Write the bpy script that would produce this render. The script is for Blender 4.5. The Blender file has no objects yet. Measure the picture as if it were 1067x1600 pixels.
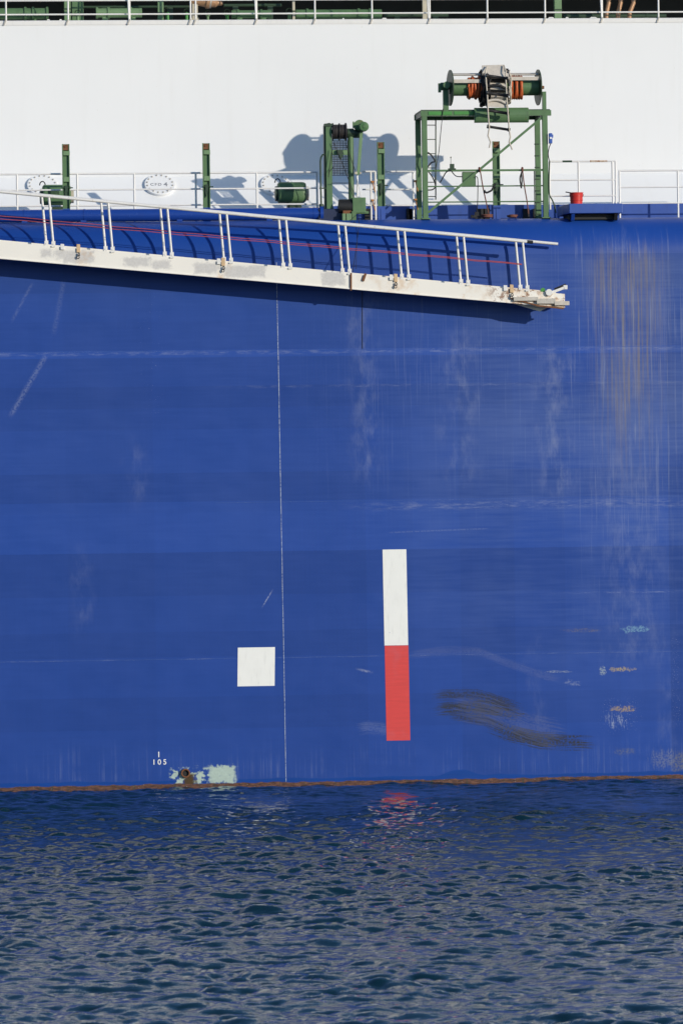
import bpy, math, random
import numpy as np
from mathutils import Vector, Matrix
random.seed(7)
R = math.radians
S = bpy.context.scene
C = S.collection

# ------------------------------------------------------------------ camera
YAW, PITCH, ROLL, DIST, CAMZ, F = R(6.0), math.atan(0.70/120), R(0.80), 120.0, 5.0, 8880.0
fw = Vector((math.sin(YAW)*math.cos(PITCH), math.cos(YAW)*math.cos(PITCH), math.sin(PITCH)))
r0 = Vector((math.cos(YAW), -math.sin(YAW), 0)); u0 = r0.cross(fw)
rt = r0*math.cos(ROLL) - u0*math.sin(ROLL); up = u0*math.cos(ROLL) + r0*math.sin(ROLL)
CAM = Vector((-DIST*math.sin(YAW), -DIST*math.cos(YAW), CAMZ))
cd = bpy.data.cameras.new('camera'); cam = bpy.data.objects.new('camera', cd); C.objects.link(cam)
cam.matrix_world = Matrix(((rt.x, up.x, -fw.x, CAM.x), (rt.y, up.y, -fw.y, CAM.y), (rt.z, up.z, -fw.z, CAM.z), (0, 0, 0, 1)))
cd.sensor_fit = 'VERTICAL'; cd.sensor_height = 36; cd.lens = F/1600*36
cd.clip_start = 0.5; cd.clip_end = 20000
cd.dof.use_dof = True; cd.dof.focus_distance = 120.5; cd.dof.aperture_fstop = 7.0
S.camera = cam

# ------------------------------------------------------------------ sun, sky, exposure
SUN = Vector((0.90, -1.0, 0.345)).normalized()        # towards the sun
el, az = math.asin(SUN.z), math.atan2(SUN.x, SUN.y)
w = bpy.data.worlds.new('World'); S.world = w; w.use_nodes = True
nt = w.node_tree; bg = nt.nodes['Background']
sky = nt.nodes.new('ShaderNodeTexSky'); sky.sky_type = 'NISHITA'; sky.sun_disc = False
sky.sun_elevation = el; sky.sun_rotation = az; sky.air_density = 1.0; sky.dust_density = 0.3; sky.ozone_density = 5.0
nt.links.new(sky.outputs[0], bg.inputs[0]); bg.inputs[1].default_value = 0.15
sl = bpy.data.lights.new('sun', 'SUN'); sl.energy = 3.5; sl.angle = R(0.5); sl.color = (1, 0.915, 0.78)
so = bpy.data.objects.new('sun', sl); C.objects.link(so)
so.rotation_euler = (-SUN).to_track_quat('-Z', 'Y').to_euler(); so.location = (40, -60, 60)
S.view_settings.view_transform = 'Standard'; S.view_settings.look = 'None'
S.view_settings.gamma = 1; S.view_settings.exposure = 0.0

def P(px, py, Y):
    """pixel of the photograph -> point on the vertical plane y = Y"""
    d = fw*F + rt*(px-533.5) + up*(800-py)
    t = (Y-CAM.y)/d.y
    return CAM + d*t
def PX(px, Y, py=300): return P(px, py, Y).x
def PZ(py, Y, px=533): return P(px, py, Y).z

# ------------------------------------------------------------------ mesh helpers
class MB:
    def __init__(s): s.v, s.f, s.sm, s.mi, s.m = [], [], [], [], 0
    def add(s, vs, fs, smooth=False):
        b = len(s.v); s.v += [Vector(v) for v in vs]
        for f in fs: s.f.append([b+i for i in f]); s.sm.append(smooth); s.mi.append(s.m)
        return s
    def obox(s, c, a, b, d):
        c, a, b, d = Vector(c), Vector(a), Vector(b), Vector(d)
        if a.cross(b).dot(d) < 0: a = -a
        vs = [c+a*i+b*j+d*k for i in (-1, 1) for j in (-1, 1) for k in (-1, 1)]
        return s.add(vs, [(0, 1, 3, 2), (4, 6, 7, 5), (0, 4, 5, 1), (2, 3, 7, 6), (0, 2, 6, 4), (1, 5, 7, 3)])
    def box(s, x0, x1, y0, y1, z0, z1):
        return s.obox(((x0+x1)/2, (y0+y1)/2, (z0+z1)/2), ((x1-x0)/2, 0, 0), (0, (y1-y0)/2, 0), (0, 0, (z1-z0)/2))
    def pbox(s, px0, px1, py0, py1, Y0, Y1):
        """box whose front face (y = Y0) fills a pixel rectangle"""
        mx, my = (px0+px1)/2, (py0+py1)/2
        return s.box(P(px0, my, Y0).x, P(px1, my, Y0).x, Y0, Y1, P(mx, py1, Y0).z, P(mx, py0, Y0).z)
    def bar(s, p, q, w, d, ref=(0, 1, 0)):
        """rectangular bar p->q, d thick along ref, w thick across"""
        p, q = Vector(p), Vector(q); t = (q-p); L = t.length; t.normalize()
        r = Vector(ref); r = (r-t*r.dot(t)).normalized(); o = t.cross(r)
        return s.obox((p+q)/2, t*L/2, o*w/2, r*d/2)
    def tube(s, pts, r, n=8, caps=True):
        pts = [Vector(p) for p in pts]; k = len(pts); vs = []; ref = None
        for i, p in enumerate(pts):
            t = (pts[min(i+1, k-1)]-pts[max(i-1, 0)]).normalized()
            if ref is None:
                ref = Vector((0, 0, 1)) if abs(t.z) < .9 else Vector((1, 0, 0))
            ref = (ref-t*ref.dot(t)).normalized(); o = t.cross(ref)
            rr = r[i] if isinstance(r, (list, tuple)) else r
            vs += [p+(ref*math.cos(2*math.pi*j/n)+o*math.sin(2*math.pi*j/n))*rr for j in range(n)]
        fs = [(i*n+j, i*n+(j+1) % n, (i+1)*n+(j+1) % n, (i+1)*n+j) for i in range(k-1) for j in range(n)]
        s.add(vs, fs, True)
        if caps:
            s.add(vs[:n], [tuple(reversed(range(n)))]); s.add(vs[-n:], [tuple(range(n))])
        return s
    def lathe(s, c, axis, prof, n=24, smooth=True, ref=None):
        """prof: (distance along axis, radius)"""
        c, a = Vector(c), Vector(axis).normalized()
        ref = Vector(ref) if ref else (Vector((0, 0, 1)) if abs(a.z) < .9 else Vector((1, 0, 0)))
        ref = (ref-a*ref.dot(a)).normalized(); o = a.cross(ref)
        for (t0, ra), (t1, rb) in zip(prof[:-1], prof[1:]):
            vs = []
            for t, r in ((t0, ra), (t1, rb)):
                vs += [c+a*t+(ref*math.cos(2*math.pi*j/n)+o*math.sin(2*math.pi*j/n))*r for j in range(n)]
            s.add(vs, [(j, (j+1) % n, n+(j+1) % n, n+j) for j in range(n)], smooth)
        return s
    def cyl(s, c, axis, L, r, n=24):
        return s.lathe(c, axis, [(-L/2, 0.0001), (-L/2, r), (L/2, r), (L/2, 0.0001)], n)
    def prism(s, poly, d):
        poly = [Vector(p) for p in poly]; d = Vector(d); n = len(poly)
        nrm = (poly[1]-poly[0]).cross(poly[2]-poly[0])
        if nrm.dot(d) > 0: poly.reverse()
        vs = poly+[p+d for p in poly]
        return s.add(vs, [tuple(range(n)), tuple(reversed(range(n, 2*n)))] + [((i+1) % n, i, n+i, n+(i+1) % n) for i in range(n)])
    def build(s, name, mats, parent=None, bevel=0):
        o0 = Vector((0, 0, 0)); q = parent
        while q: o0 = o0+q.location; q = q.parent
        me = bpy.data.meshes.new(name)
        me.from_pydata([tuple(v-o0) for v in s.v], [], s.f)
        for m in (mats if isinstance(mats, (list, tuple)) else [mats]): me.materials.append(m)
        me.polygons.foreach_set('use_smooth', s.sm); me.polygons.foreach_set('material_index', s.mi); me.update()
        o = bpy.data.objects.new(name, me); C.objects.link(o)
        if parent: o.parent = parent
        if bevel:
            b = o.modifiers.new('bevel', 'BEVEL'); b.width = bevel; b.segments = 2; b.limit_method = 'ANGLE'
        return o
def thing(name, loc, label, cat, group=None):
    o = bpy.data.objects.new(name, None); C.objects.link(o); o.location = loc; o.empty_display_size = .2
    o['label'] = label; o['category'] = cat
    if group: o['group'] = group
    return o
def dup(root, delta, label):
    c = root.copy(); C.objects.link(c); c.location = root.location+Vector(delta); c['label'] = label
    for ch in root.children:
        d = ch.copy(); C.objects.link(d); d.parent = c
        for g in ch.children:
            e = g.copy(); C.objects.link(e); e.parent = d
    return c

# ------------------------------------------------------------------ node helpers
class NB:
    def __init__(s, name):
        s.m = bpy.data.materials.new(name); s.m.use_nodes = True; s.t = s.m.node_tree
        s.b = s.t.nodes['Principled BSDF']; s._c = None
    def n(s, kind, **kw):
        o = s.t.nodes.new(kind)
        for k, v in kw.items(): setattr(o, k, v)
        return o
    def put(s, sock, v):
        if isinstance(v, bpy.types.NodeSocket): s.t.links.new(v, sock)
        else: sock.default_value = v
    def math(s, op, a, b=0.0, c=0.0, clamp=False):
        o = s.n('ShaderNodeMath', operation=op, use_clamp=clamp)
        s.put(o.inputs[0], a); s.put(o.inputs[1], b); s.put(o.inputs[2], c); return o.outputs[0]
    def add(s, a, b): return s.math('ADD', a, b)
    def sub(s, a, b): return s.math('SUBTRACT', a, b)
    def mul(s, *a):
        r = a[0]
        for b in a[1:]: r = s.math('MULTIPLY', r, b)
        return r
    def mx(s, a, b): return s.math('MAXIMUM', a, b)
    def coord(s):
        if s._c is None:
            o = s.n('ShaderNodeTexCoord'); s._c = o.outputs['Object']
        return s._c
    def xyz(s):
        if not hasattr(s, '_x'):
            o = s.n('ShaderNodeSeparateXYZ'); s.put(o.inputs[0], s.coord()); s._x = o.outputs
        return s._x
    def noise(s, sc=(1, 1, 1), scale=1.0, detail=3.0, rough=.55, off=(0, 0, 0), dist=0.0, vec=None):
        mp = s.n('ShaderNodeMapping'); s.put(mp.inputs[0], vec or s.coord())
        mp.inputs['Scale'].default_value = sc; mp.inputs['Location'].default_value = off
        o = s.n('ShaderNodeTexNoise'); s.put(o.inputs['Vector'], mp.outputs[0])
        o.inputs['Scale'].default_value = scale; o.inputs['Detail'].default_value = detail
        o.inputs['Roughness'].default_value = rough; o.inputs['Distortion'].default_value = dist
        return o.outputs['Fac']
    def ss(s, v, a, b):
        """smooth step from 0 at a to 1 at b"""
        o = s.n('ShaderNodeMapRange', interpolation_type='SMOOTHSTEP')
        s.put(o.inputs[0], v)
        if a < b: lo, hi, t0, t1 = a, b, 0.0, 1.0
        else: lo, hi, t0, t1 = b, a, 1.0, 0.0
        o.inputs[1].default_value = lo; o.inputs[2].default_value = hi; o.inputs[3].default_value = t0; o.inputs[4].default_value = t1
        return o.outputs[0]
    def win(s, v, a, b, e):
        return s.mul(s.ss(v, a-e, a+e), s.ss(v, b+e, b-e))
    def mix(s, f, a, b):
        o = s.n('ShaderNodeMix', data_type='RGBA')
        s.put(o.inputs[0], f)
        for i, v in ((6, a), (7, b)):
            s.put(o.inputs[i], v if isinstance(v, bpy.types.NodeSocket) else (v[0], v[1], v[2], 1))
        return o.outputs[2]
    def scale(s, col, f):
        """colour times a number"""
        cmb = s.n('ShaderNodeCombineXYZ')
        for i in range(3): s.put(cmb.inputs[i], f)
        o = s.n('ShaderNodeMix', data_type='RGBA', blend_type='MULTIPLY'); o.inputs[0].default_value = 1
        s.put(o.inputs[6], col if isinstance(col, bpy.types.NodeSocket) else (col[0], col[1], col[2], 1)); s.put(o.inputs[7], cmb.outputs[0])
        return o.outputs[2]
    def curve(s, v, pts, mode='LINEAR'):
        """piecewise value through (position, value) points, via a colour ramp normalised to 0..1"""
        x0, x1 = pts[0][0], pts[-1][0]; lo = min(p[1] for p in pts); hi = max(p[1] for p in pts); d = (hi-lo) or 1
        mr = s.n('ShaderNodeMapRange'); s.put(mr.inputs[0], v); mr.inputs[1].default_value = x0; mr.inputs[2].default_value = x1
        cr = s.n('ShaderNodeValToRGB'); cr.color_ramp.interpolation = mode; e = cr.color_ramp.elements
        while len(e) > 1: e.remove(e[-1])
        for i, (x, y) in enumerate(pts):
            q = e[0] if i == 0 else e.new((x-x0)/(x1-x0))
            q.position = (x-x0)/(x1-x0); g = (y-lo)/d; q.color = (g, g, g, 1)
        s.put(cr.inputs[0], mr.outputs[0])
        return s.math('MULTIPLY_ADD', cr.outputs[0], d, lo)
    def bump(s, h, strength=.3, dist=.01, normal=None):
        o = s.n('ShaderNodeBump'); s.put(o.inputs['Height'], h); o.inputs['Strength'].default_value = strength; o.inputs['Distance'].default_value = dist
        if normal: s.put(o.inputs['Normal'], normal)
        s.put(s.b.inputs['Normal'], o.outputs[0]); return o.outputs[0]
    def fin(s, col, rough=.5, metal=0.0, spec=.5):
        s.put(s.b.inputs['Base Color'], col if isinstance(col, bpy.types.NodeSocket) else (col[0], col[1], col[2], 1))
        s.put(s.b.inputs['Roughness'], rough); s.b.inputs['Metallic'].default_value = metal
        s.b.inputs['Specular IOR Level'].default_value = spec
        return s.m

def paint(name, col, var=.18, rust=0.0, rough=.5, grime=.15, scale=4.0, metal=0.0, rustcol=(.22, .085, .03), spec=.4):
    b = NB(name)
    n1 = b.noise(scale=scale, detail=5); n2 = b.noise((3, 3, .6), scale=scale*1.3, detail=4, off=(3, 1, 7)); n3 = b.noise(scale=scale*3, detail=6, rough=.7, off=(9, 4, 2))
    f = b.math('MULTIPLY_ADD', b.sub(n1, .5), var*2, 1.0)
    c = b.scale(col, f)
    c = b.mix(b.mul(b.ss(n2, .5, .75), grime), c, [k*.45+.012 for k in col])
    if rust:
        c = b.mix(b.mul(b.ss(n3, .68-rust*.2, .74-rust*.2), .85), c, rustcol)
    rr = b.math('MULTIPLY_ADD', n3, .25, rough-.12)
    b.bump(n3, .15, .004)
    return b.fin(c, rr, metal, spec)

WHITE = paint('white_rail_paint', (.78, .76, .72), .06, .03, .4, .1)
WHITE_DIRTY = paint('white_ladder_post_paint', (.74, .72, .68), .08, .25, .45, .15, 7)
GREEN = paint('green_deck_paint', (.088, .172, .074), .25, .10, .5, .35)
GREEN_LIGHT = paint('light_green_deck_paint', (.15, .25, .12), .2, .12, .5, .3)
GREEN_RUST = paint('rusty_green_paint', (.09, .17, .07), .3, .45, .6, .4, 6)
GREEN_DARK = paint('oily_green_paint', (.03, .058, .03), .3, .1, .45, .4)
BRIGHT_GREEN = paint('worn_bright_green_paint', (.06, .25, .05), .3, .1, .45, .3, 8)
BLUE_PIPE = paint('blue_deck_paint', (.012, .05, .27), .05, .0, .24, .1, 1.5)
BLUE_PLAT = paint('blue_platform_paint', (.035, .085, .33), .12, .03, .4, .2)
BLACK = paint('black_rubber', (.012, .012, .013), .3, 0, .6, .2)
GREASE = paint('greased_wire', (.035, .03, .03), .35, .1, .5, .3, 9)
RUST = paint('rusty_steel', (.17, .07, .03), .4, .3, .8, .4, 10)
CREAM = paint('weathered_wood_canvas', (.55, .50, .43), .25, 0, .8, .35, 9)
ROPE = paint('old_rope', (.55, .49, .40), .2, 0, .85, .3, 14)
ORANGE = paint('orange_hose', (.55, .12, .035), .2, 0, .5, .35, 8)
RED = paint('red_bucket_plastic', (.55, .03, .022), .12, 0, .4, .2)
REDROPE = paint('red_rope', (.42, .075, .085), .15, 0, .7, .2, 15)
TAN = paint('copper_brown_pipe', (.42, .24, .13), .3, .2, .4, .3, 6, .2)
GREYMETAL = paint('scraped_grey_metal', (.50, .46, .40), .25, .25, .45, .3, 8, .3)
DARKWALL = paint('shade_black', (.012, .014, .013), .2, 0, .7, .2, 1)  # near-black colour stands in for the shade behind the machinery
BROWNROPE = paint('brown_tarred_rope', (.16, .06, .04), .3, 0, .8, .3, 12)
BEIGE = paint('beige_painted_steel', (.50, .45, .34), .25, .15, .5, .3, 5)
LAMPBLUE = paint('blue_plastic', (.04, .10, .38), .1, 0, .35, .1)
MARKWHITE = paint('white_marking_paint', (.80, .80, .76), .05, .10, .5, .16, 4, 0, (.14, .20, .42))

def mk_markred():
    b = NB('red_marking_paint')
    n = b.noise((1, 1, 14), scale=2.0, detail=4); g = b.noise((1, 1, 1), scale=1.3, detail=3, off=(4, 0, 0))
    c = b.scale((.62, .046, .042), b.math('MULTIPLY_ADD', b.sub(n, .5), .35, 1))
    c = b.mix(b.mul(b.ss(g, .55, .75), .2), c, (.40, .16, .22))
    return b.fin(c, .5)
MARKRED = mk_markred()

# ------------------------------------------------------------------ ship : shape constants
ZD = PZ(343, .6)                    # deck at the side
RG = 0.80                           # radius of the rounded gunwale
YW = 3.97                           # face of the white trunk
ZC = PZ(274, YW)                    # its upper knuckle
ZT = PZ(37, YW)                     # under its top edge bar
ZU = PZ(30, YW)                     # upper deck edge
YF = YW-(ZC-ZD)                     # foot of the sloped plate
SUNB = 0

def hz(px, py, Y=0.0):
    p = P(px, py, Y); return p.x, p.z

def mk_hull():
    b = NB('weathered_blue_hull_paint'); X, Y_, Z = b.xyz()
    hx = lambda px: hz(px, 800)[0]
    hzz = lambda py, px=533: hz(px, py)[1]
    n_big = b.noise(scale=.35, detail=3); n_mid = b.noise((1, 1, 1), scale=1.6, detail=5, off=(5, 0, 2))
    n_h = b.noise((.5, 1, 9), scale=1.6, detail=5, off=(1, 0, 8)); n_v = b.noise((14, 1, .35), scale=1.5, detail=4, off=(0, 0, 3))
    n_vf = b.noise((13, 1, .22), scale=1.5, detail=6, rough=.7, off=(2, 0, 5), dist=.06); n_f = b.noise(scale=22, detail=4, off=(7, 7, 7))
    n_f2 = b.noise(scale=45, detail=3, off=(1, 5, 3))
    zj = b.math('MULTIPLY_ADD', b.sub(n_f, .5), .03, Z)
    # strakes: each plate row took the paint a little differently
    st = [(-40, .99), (402, .97), (455, 1.02), (500, 1.0), (546, 1.09), (560, .99), (606, .955), (640, .985), (672, 1.02), (736, .97), (782, 1.04), (803, 1.06), (862, .955), (931, .99), (985, .96), (1027, 1.0), (1085, .965), (1140, 1.0), (1215, 1.0), (1400, 1.0)]
    pts = sorted([(hzz(y), v) for y, v in st])
    # constant ramp: value holds from its position upwards -> shift so that each row keeps its own value
    ys = [p[0] for p in pts]; vs = [p[1] for p in pts]
    vs = [1+(v-1)*2.0 for v in vs]
    strake = b.curve(zj, list(zip(ys, [vs[min(i+1, len(vs)-1)] for i in range(len(vs))])), 'CONSTANT')
    vx = [(-200, 1.0), (100, .985), (240, 1.01), (386, 1.0), (440, .985), (566, 1.02), (640, 1.04), (716, .99), (800, 1.03), (880, 1.06), (960, 1.08), (1040, .97), (1250, 1.0)]
    xj = b.math('MULTIPLY_ADD', b.sub(n_f, .5), .03, X)
    panel = b.curve(xj, [(hx(a), 1+(v-1)*1.6) for a, v in vx], 'CONSTANT')
    base = b.mul(strake, panel, b.math('MULTIPLY_ADD', b.sub(n_mid, .5), .14, 1), b.math('MULTIPLY_ADD', b.sub(n_h, .5), .13, 1), b.math('MULTIPLY_ADD', b.sub(n_v, .5), .10, 1))
    col = b.scale((.0165, .058, .272), base)
    # chalked, faded areas
    right = b.ss(X, hx(500), hx(930))
    fresh = b.ss(zj, hzz(412), hzz(388))
    col = b.mix(b.mul(fresh, .8), col, (.008, .052, .275))
    fade = b.mul(b.ss(b.add(n_big, b.mul(b.sub(n_h, .5), .5)), .25, .8), b.math('MULTIPLY_ADD', right, .55, .08), b.ss(Z, hzz(1170), hzz(800)), b.ss(zj, hzz(380), hzz(420)))
    col = b.mix(fade, col, (.10, .155, .36))
    # drifting vertical chalk clouds
    def cloud(px, y0, y1, wpx, amp, seed):
        wob = b.mul(b.sub(b.noise((.001, 1, 1.1), scale=1.0, detail=4, off=(seed, seed, seed)), .5), .9)
        dx = b.math('ABSOLUTE', b.sub(b.sub(X, hx(px)), wob))
        m = b.ss(dx, 1.5*wpx/74, 0.0)
        m = b.mul(m, b.win(Z, hzz(y1), hzz(y0), .35), b.ss(b.noise((2.6, 1, 1.1), scale=1.6, detail=9, rough=.66, off=(seed, 2, 1)), .40, .74), amp*.55)
        return m
    for a in ((722, 520, 760, 30, .55, 1.3), (872, 545, 775, 30, .75, 4.1), (570, 440, 745, 24, .55, 7.7), (215, 690, 780, 18, .35, 2.2), (122, 860, 970, 18, .38, 9.4), (985, 380, 1040, 60, .45, 6.1), (1040, 980, 1200, 14, .35, 3.6), (830, 1000, 1190, 12, .3, 8.6)):
        col = b.mix(cloud(*a), col, (.24, .28, .43))
    # rain streaks under the platform
    sx = b.ss(b.math('ABSOLUTE', b.sub(X, hx(985))), 150/74, 10/74)
    sz = b.mul(b.ss(Z, hzz(1130), hzz(520)), b.ss(Z, hzz(345), hzz(400)))
    streak = b.mul(sx, sz, b.ss(n_vf, .53, .66))
    col = b.mix(b.mul(streak, .52), col, (.24, .28, .42))
    sx2 = b.ss(b.math('ABSOLUTE', b.sub(X, hx(988))), 80/74, 5/74)
    brown = b.mul(sx2, b.ss(Z, hzz(830), hzz(470)), b.ss(Z, hzz(372), hzz(420)), b.ss(b.noise((11, 1, .2), scale=1.4, detail=6, rough=.7, off=(8, 0, 1)), .46, .64))
    col = b.mix(b.mul(brown, .8), col, (.24, .19, .12))
    wash = b.mul(b.ss(b.math('ABSOLUTE', b.sub(X, hx(982))), 85/74, 10/74), b.ss(Z, hzz(700), hzz(430)), b.ss(Z, hzz(385), hzz(420)), b.ss(b.add(b.mul(n_vf, .6), b.mul(n_big, .5)), .38, .75), .62)
    col = b.mix(wash, col, (.205, .19, .165))
    wide = b.mul(b.ss(n_vf, .54, .68), b.ss(X, hx(420), hx(640)), b.ss(Z, hzz(900), hzz(560)), b.ss(Z, hzz(400), hzz(470)), .26)
    col = b.mix(wide, col, (.19, .24, .42))
    # splash streaks above the waterline
    low = b.mul(b.ss(n_vf, .5, .66), b.ss(Z, hzz(1140), hzz(1205)), b.ss(Z, hzz(1222), hzz(1210)), b.ss(n_mid, .35, .7), .26)
    col = b.mix(low, col, (.22, .27, .44))
    # chalk along the welds
    for y, wd, amp, xa in ((549, .07, .30, -200), (792, .14, .30, 500), (1026, .02, .25, -200), (932, .03, .4, 820), (603, .05, .18, 300)):
        zl = b.math('ABSOLUTE', b.sub(zj, hzz(y, 533)))
        m = b.mul(b.ss(zl, wd, 0.0), b.ss(b.noise((1.3, 1, 7), scale=2.2, detail=10, rough=.72, off=(y*.1, 0, 0)), .44, .66), b.ss(X, hx(xa), hx(xa+150)), amp)
        col = b.mix(m, col, (.33, .37, .50))
    # flecks where the paint chipped
    def flecks(px, wpx, y0, y1, th, amp, c=(.50, .54, .62)):
        return b.mul(b.ss(b.math('ABSOLUTE', b.sub(X, hx(px))), wpx/74, .3*wpx/74), b.win(Z, hzz(y1), hzz(y0), .12), b.ss(n_f2, th, th+.05), amp)
    for a in ((238, 26, 440, 660, .685, .8), (1052, 9, 1000, 1140, .63, .6), (965, 40, 1100, 1150, .63, .8), (600, 500, 400, 1200, .765, .7), (120, 300, 400, 1200, .78, .7)):
        col = b.mix(flecks(*a), col, (.48, .52, .62))
    # rub marks
    def rub(pts, wpx, x0, x1, amp, seed, edge=18):
        cz = b.curve(X, [(hx(a), hz(a, y)[1]) for a, y in pts])
        d = b.math('DIVIDE', b.sub(Z, cz), wpx/74)
        cmb = b.n('ShaderNodeCombineXYZ'); b.put(cmb.inputs[0], X); b.put(cmb.inputs[1], d); cmb.inputs[2].default_value = seed
        fib = b.noise((.55, 3.4, 1), scale=2.0, detail=6, rough=.72, vec=cmb.outputs[0])
        ends = b.mul(b.ss(X, hx(x0-2*edge), hx(x0+edge)), b.ss(X, hx(x1+2*edge), hx(x1-edge)))
        core = b.mul(ends, b.math('MAXIMUM', b.sub(1.0, b.mul(d, d, .42)), 0.0))
        return b.mul(b.ss(b.add(b.mul(fib, 1.8), b.mul(core, .42)), 1.08, 1.26), b.ss(b.add(n_f, b.mul(n_mid, .6)), .55, .85), b.ss(core, .05, .35), amp)
    K = (.030, .034, .046)
    col = b.mix(rub([(600, 1026), (690, 1017), (745, 1018), (790, 1036), (850, 1058), (900, 1066)], 6, 650, 860, .22, 1.0), col, (.14, .17, .34))
    col = b.mix(rub([(640, 1092), (690, 1086), (740, 1086), (790, 1100), (850, 1116)], 8, 688, 795, .85, 2.0), col, K)
    col = b.mix(rub([(640, 1112), (690, 1107), (740, 1105), (800, 1114), (860, 1122)], 10, 690, 800, 1.0, 3.0), col, K)
    col = b.mix(rub([(690, 1118), (750, 1124), (790, 1140), (840, 1156), (900, 1162), (960, 1160)], 8, 715, 860, .8, 4.0), col, K)
    col = b.mix(rub([(740, 1130), (790, 1147), (840, 1158), (900, 1159), (960, 1162)], 11, 775, 905, 1.0, 5.0), col, K)
    col = b.mix(rub([(690, 1100), (760, 1112), (820, 1138), (880, 1150), (940, 1160)], 20, 720, 860, .30, 6.0), col, (.12, .14, .27))
    col = b.mix(rub([(540, 1140), (570, 1136), (600, 1140), (640, 1150)], 9, 560, 600, .35, 9.0, 8), col, (.14, .18, .36))
    # scrapes, rust and primer
    def patch(px0, px1, py0, py1, c, amp, sc=(3, 1, 6), th=.42, soft=.1, e=8):
        nonlocal col
        zc = hz((px0+px1)/2, (py0+py1)/2)[1]; h = (py1-py0)/2/74
        hw = (px1-px0)/148; xc = (hx(px0)+hx(px1))/2
        wn = b.mul(b.ss(b.math('ABSOLUTE', b.sub(X, xc)), hw*1.35, hw*.25), b.ss(b.math('ABSOLUTE', b.sub(Z, zc)), h*1.7, h*.1))
        nz = b.noise(sc, scale=2.1, detail=8, rough=.68, off=(px0*.13, 0, py0*.07), dist=.3)
        m = b.mul(b.ss(b.add(nz, b.mul(b.sub(wn, .62), .42)), th, th+soft*1.6), b.ss(wn, .0, .2), b.math('MULTIPLY_ADD', b.ss(n_f, .38, .58), .8, .1), amp*.85)
        col = b.mix(m, col, c)
    patch(935, 996, 1041, 1050, (.42, .33, .14), .9, (4, 1, 6), .47)
    patch(930, 945, 1040, 1056, (.45, .52, .45), .8, (6, 1, 6), .48)
    patch(940, 996, 1102, 1113, (.40, .29, .12), .9, (5, 1, 7), .46)
    patch(930, 990, 1104, 1150, (.45, .5, .58), .6, (11, 1, .9), .62, .06)
    patch(948, 990, 1168, 1180, (.19, .19, .13), .65, (3, 1, 5), .35, .3)
    patch(862, 948, 981, 989, (.15, .14, .16), .7, (2, 1, 8), .4, .25)
    patch(960, 1016, 976, 990, (.18, .34, .46), .85, (4, 1, 8), .46)
    patch(1032, 1100, 1172, 1212, (.17, .17, .16), .8, (5, 1, 1.5), .36, .2)
    patch(1000, 1060, 1165, 1205, (.24, .25, .27), .5, (7, 1, .8), .45, .15)
    patch(840, 900, 1047, 1052, (.36, .40, .42), .6, (1.5, 1, 9), .5)
    patch(870, 910, 1058, 1076, (.3, .34, .46), .5, (3, 1, 8), .55)
    # scratches
    for (xa, ya, xb, yb, wp, am) in ((18, 648, 72, 556, 6, .22), (20, 500, 50, 445, 4, .12), (85, 520, 100, 440, 6, .09), (412, 945, 424, 925, 1.6, .6), (610, 832, 760, 826, 2, .13), (560, 1046, 578, 1050, 3, .5)):
        ax, az_ = hz(xa, ya); bx_, bz_ = hz(xb, yb)
        L = math.hypot(bx_-ax, bz_-az_); ux, uz = (bx_-ax)/L, (bz_-az_)/L
        dx, dz = b.sub(X, ax), b.sub(Z, az_)
        t = b.add(b.mul(dx, ux), b.mul(dz, uz)); d = b.math('ABSOLUTE', b.sub(b.mul(dz, ux), b.mul(dx, uz)))
        m = b.mul(b.ss(d, wp/74, 0.0), b.win(t, 0, L, .1), b.ss(n_f, .36, .56), am)
        col = b.mix(m, col, (.36, .40, .52))
    # fresh touch-up band at the waterline, red-brown antifouling below it
    edge = b.mul(b.sub(b.noise((1, 1, .01), scale=.9, detail=5, off=(3, 0, 0)), .5), .16)
    lump = b.mul(b.win(X, hx(690), hx(735), .25), 9/74)
    top = hzz(1215)+.0
    rise = b.mul(X, 0.0)
    band = b.ss(b.sub(b.sub(Z, b.add(edge, lump)), b.add(rise, top)), .012, -.012)
    col = b.mix(band, col, b.scale((.004, .050, .26), b.math('MULTIPLY_ADD', n_h, .6, .7)))
    # primer patch with the pipe in it
    zp = b.math('MULTIPLY_ADD', b.sub(b.noise(scale=9, detail=6, rough=.75, off=(2, 2, 2)), .5), .35, Z)
    xp = b.math('MULTIPLY_ADD', b.sub(b.noise(scale=9, detail=6, rough=.75, off=(5, 2, 2)), .5), .35, X)
    pm = b.mul(b.ss(b.noise(scale=13, detail=6, rough=.7, off=(8, 1, 2)), .30, .42), b.win(xp, hx(322), hx(362), .05), b.win(zp, hz(310, 1224)[1], hz(340, 1197)[1], .03))
    pm2 = b.mul(b.win(xp, hx(262), hx(325), .05), b.win(zp, hz(310, 1224)[1], hz(290, 1201)[1], .04), b.ss(b.noise((1, 1, 1), scale=8, detail=6, off=(4, 4, 1)), .46, .54))
    col = b.mix(b.mx(pm, pm2), col, b.scale((.42, .52, .46), b.math('MULTIPLY_ADD', n_f, .4, .75)))
    stain = b.mul(b.ss(b.math('ABSOLUTE', b.sub(X, hx(291))), 11/74, 4/74), b.ss(Z, hz(290, 1203)[1], hz(290, 1211)[1]*.5+hz(290, 1203)[1]*.5))
    stain = b.mul(b.ss(b.math('ABSOLUTE', b.sub(xp, hx(291))), 12/74, 4/74), b.ss(Z, hz(290, 1206)[1], hz(290, 1212)[1]))
    col = b.mix(stain, col, (.07, .045, .02))
    zaf = b.math('MULTIPLY_ADD', b.sub(b.noise((3, 1, 1), scale=1.2, detail=5, off=(1, 1, 1)), .5), .11, Z)
    anti = b.ss(zaf, hzz(1220.5)+.01, hzz(1220.5)-.01)
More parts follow.
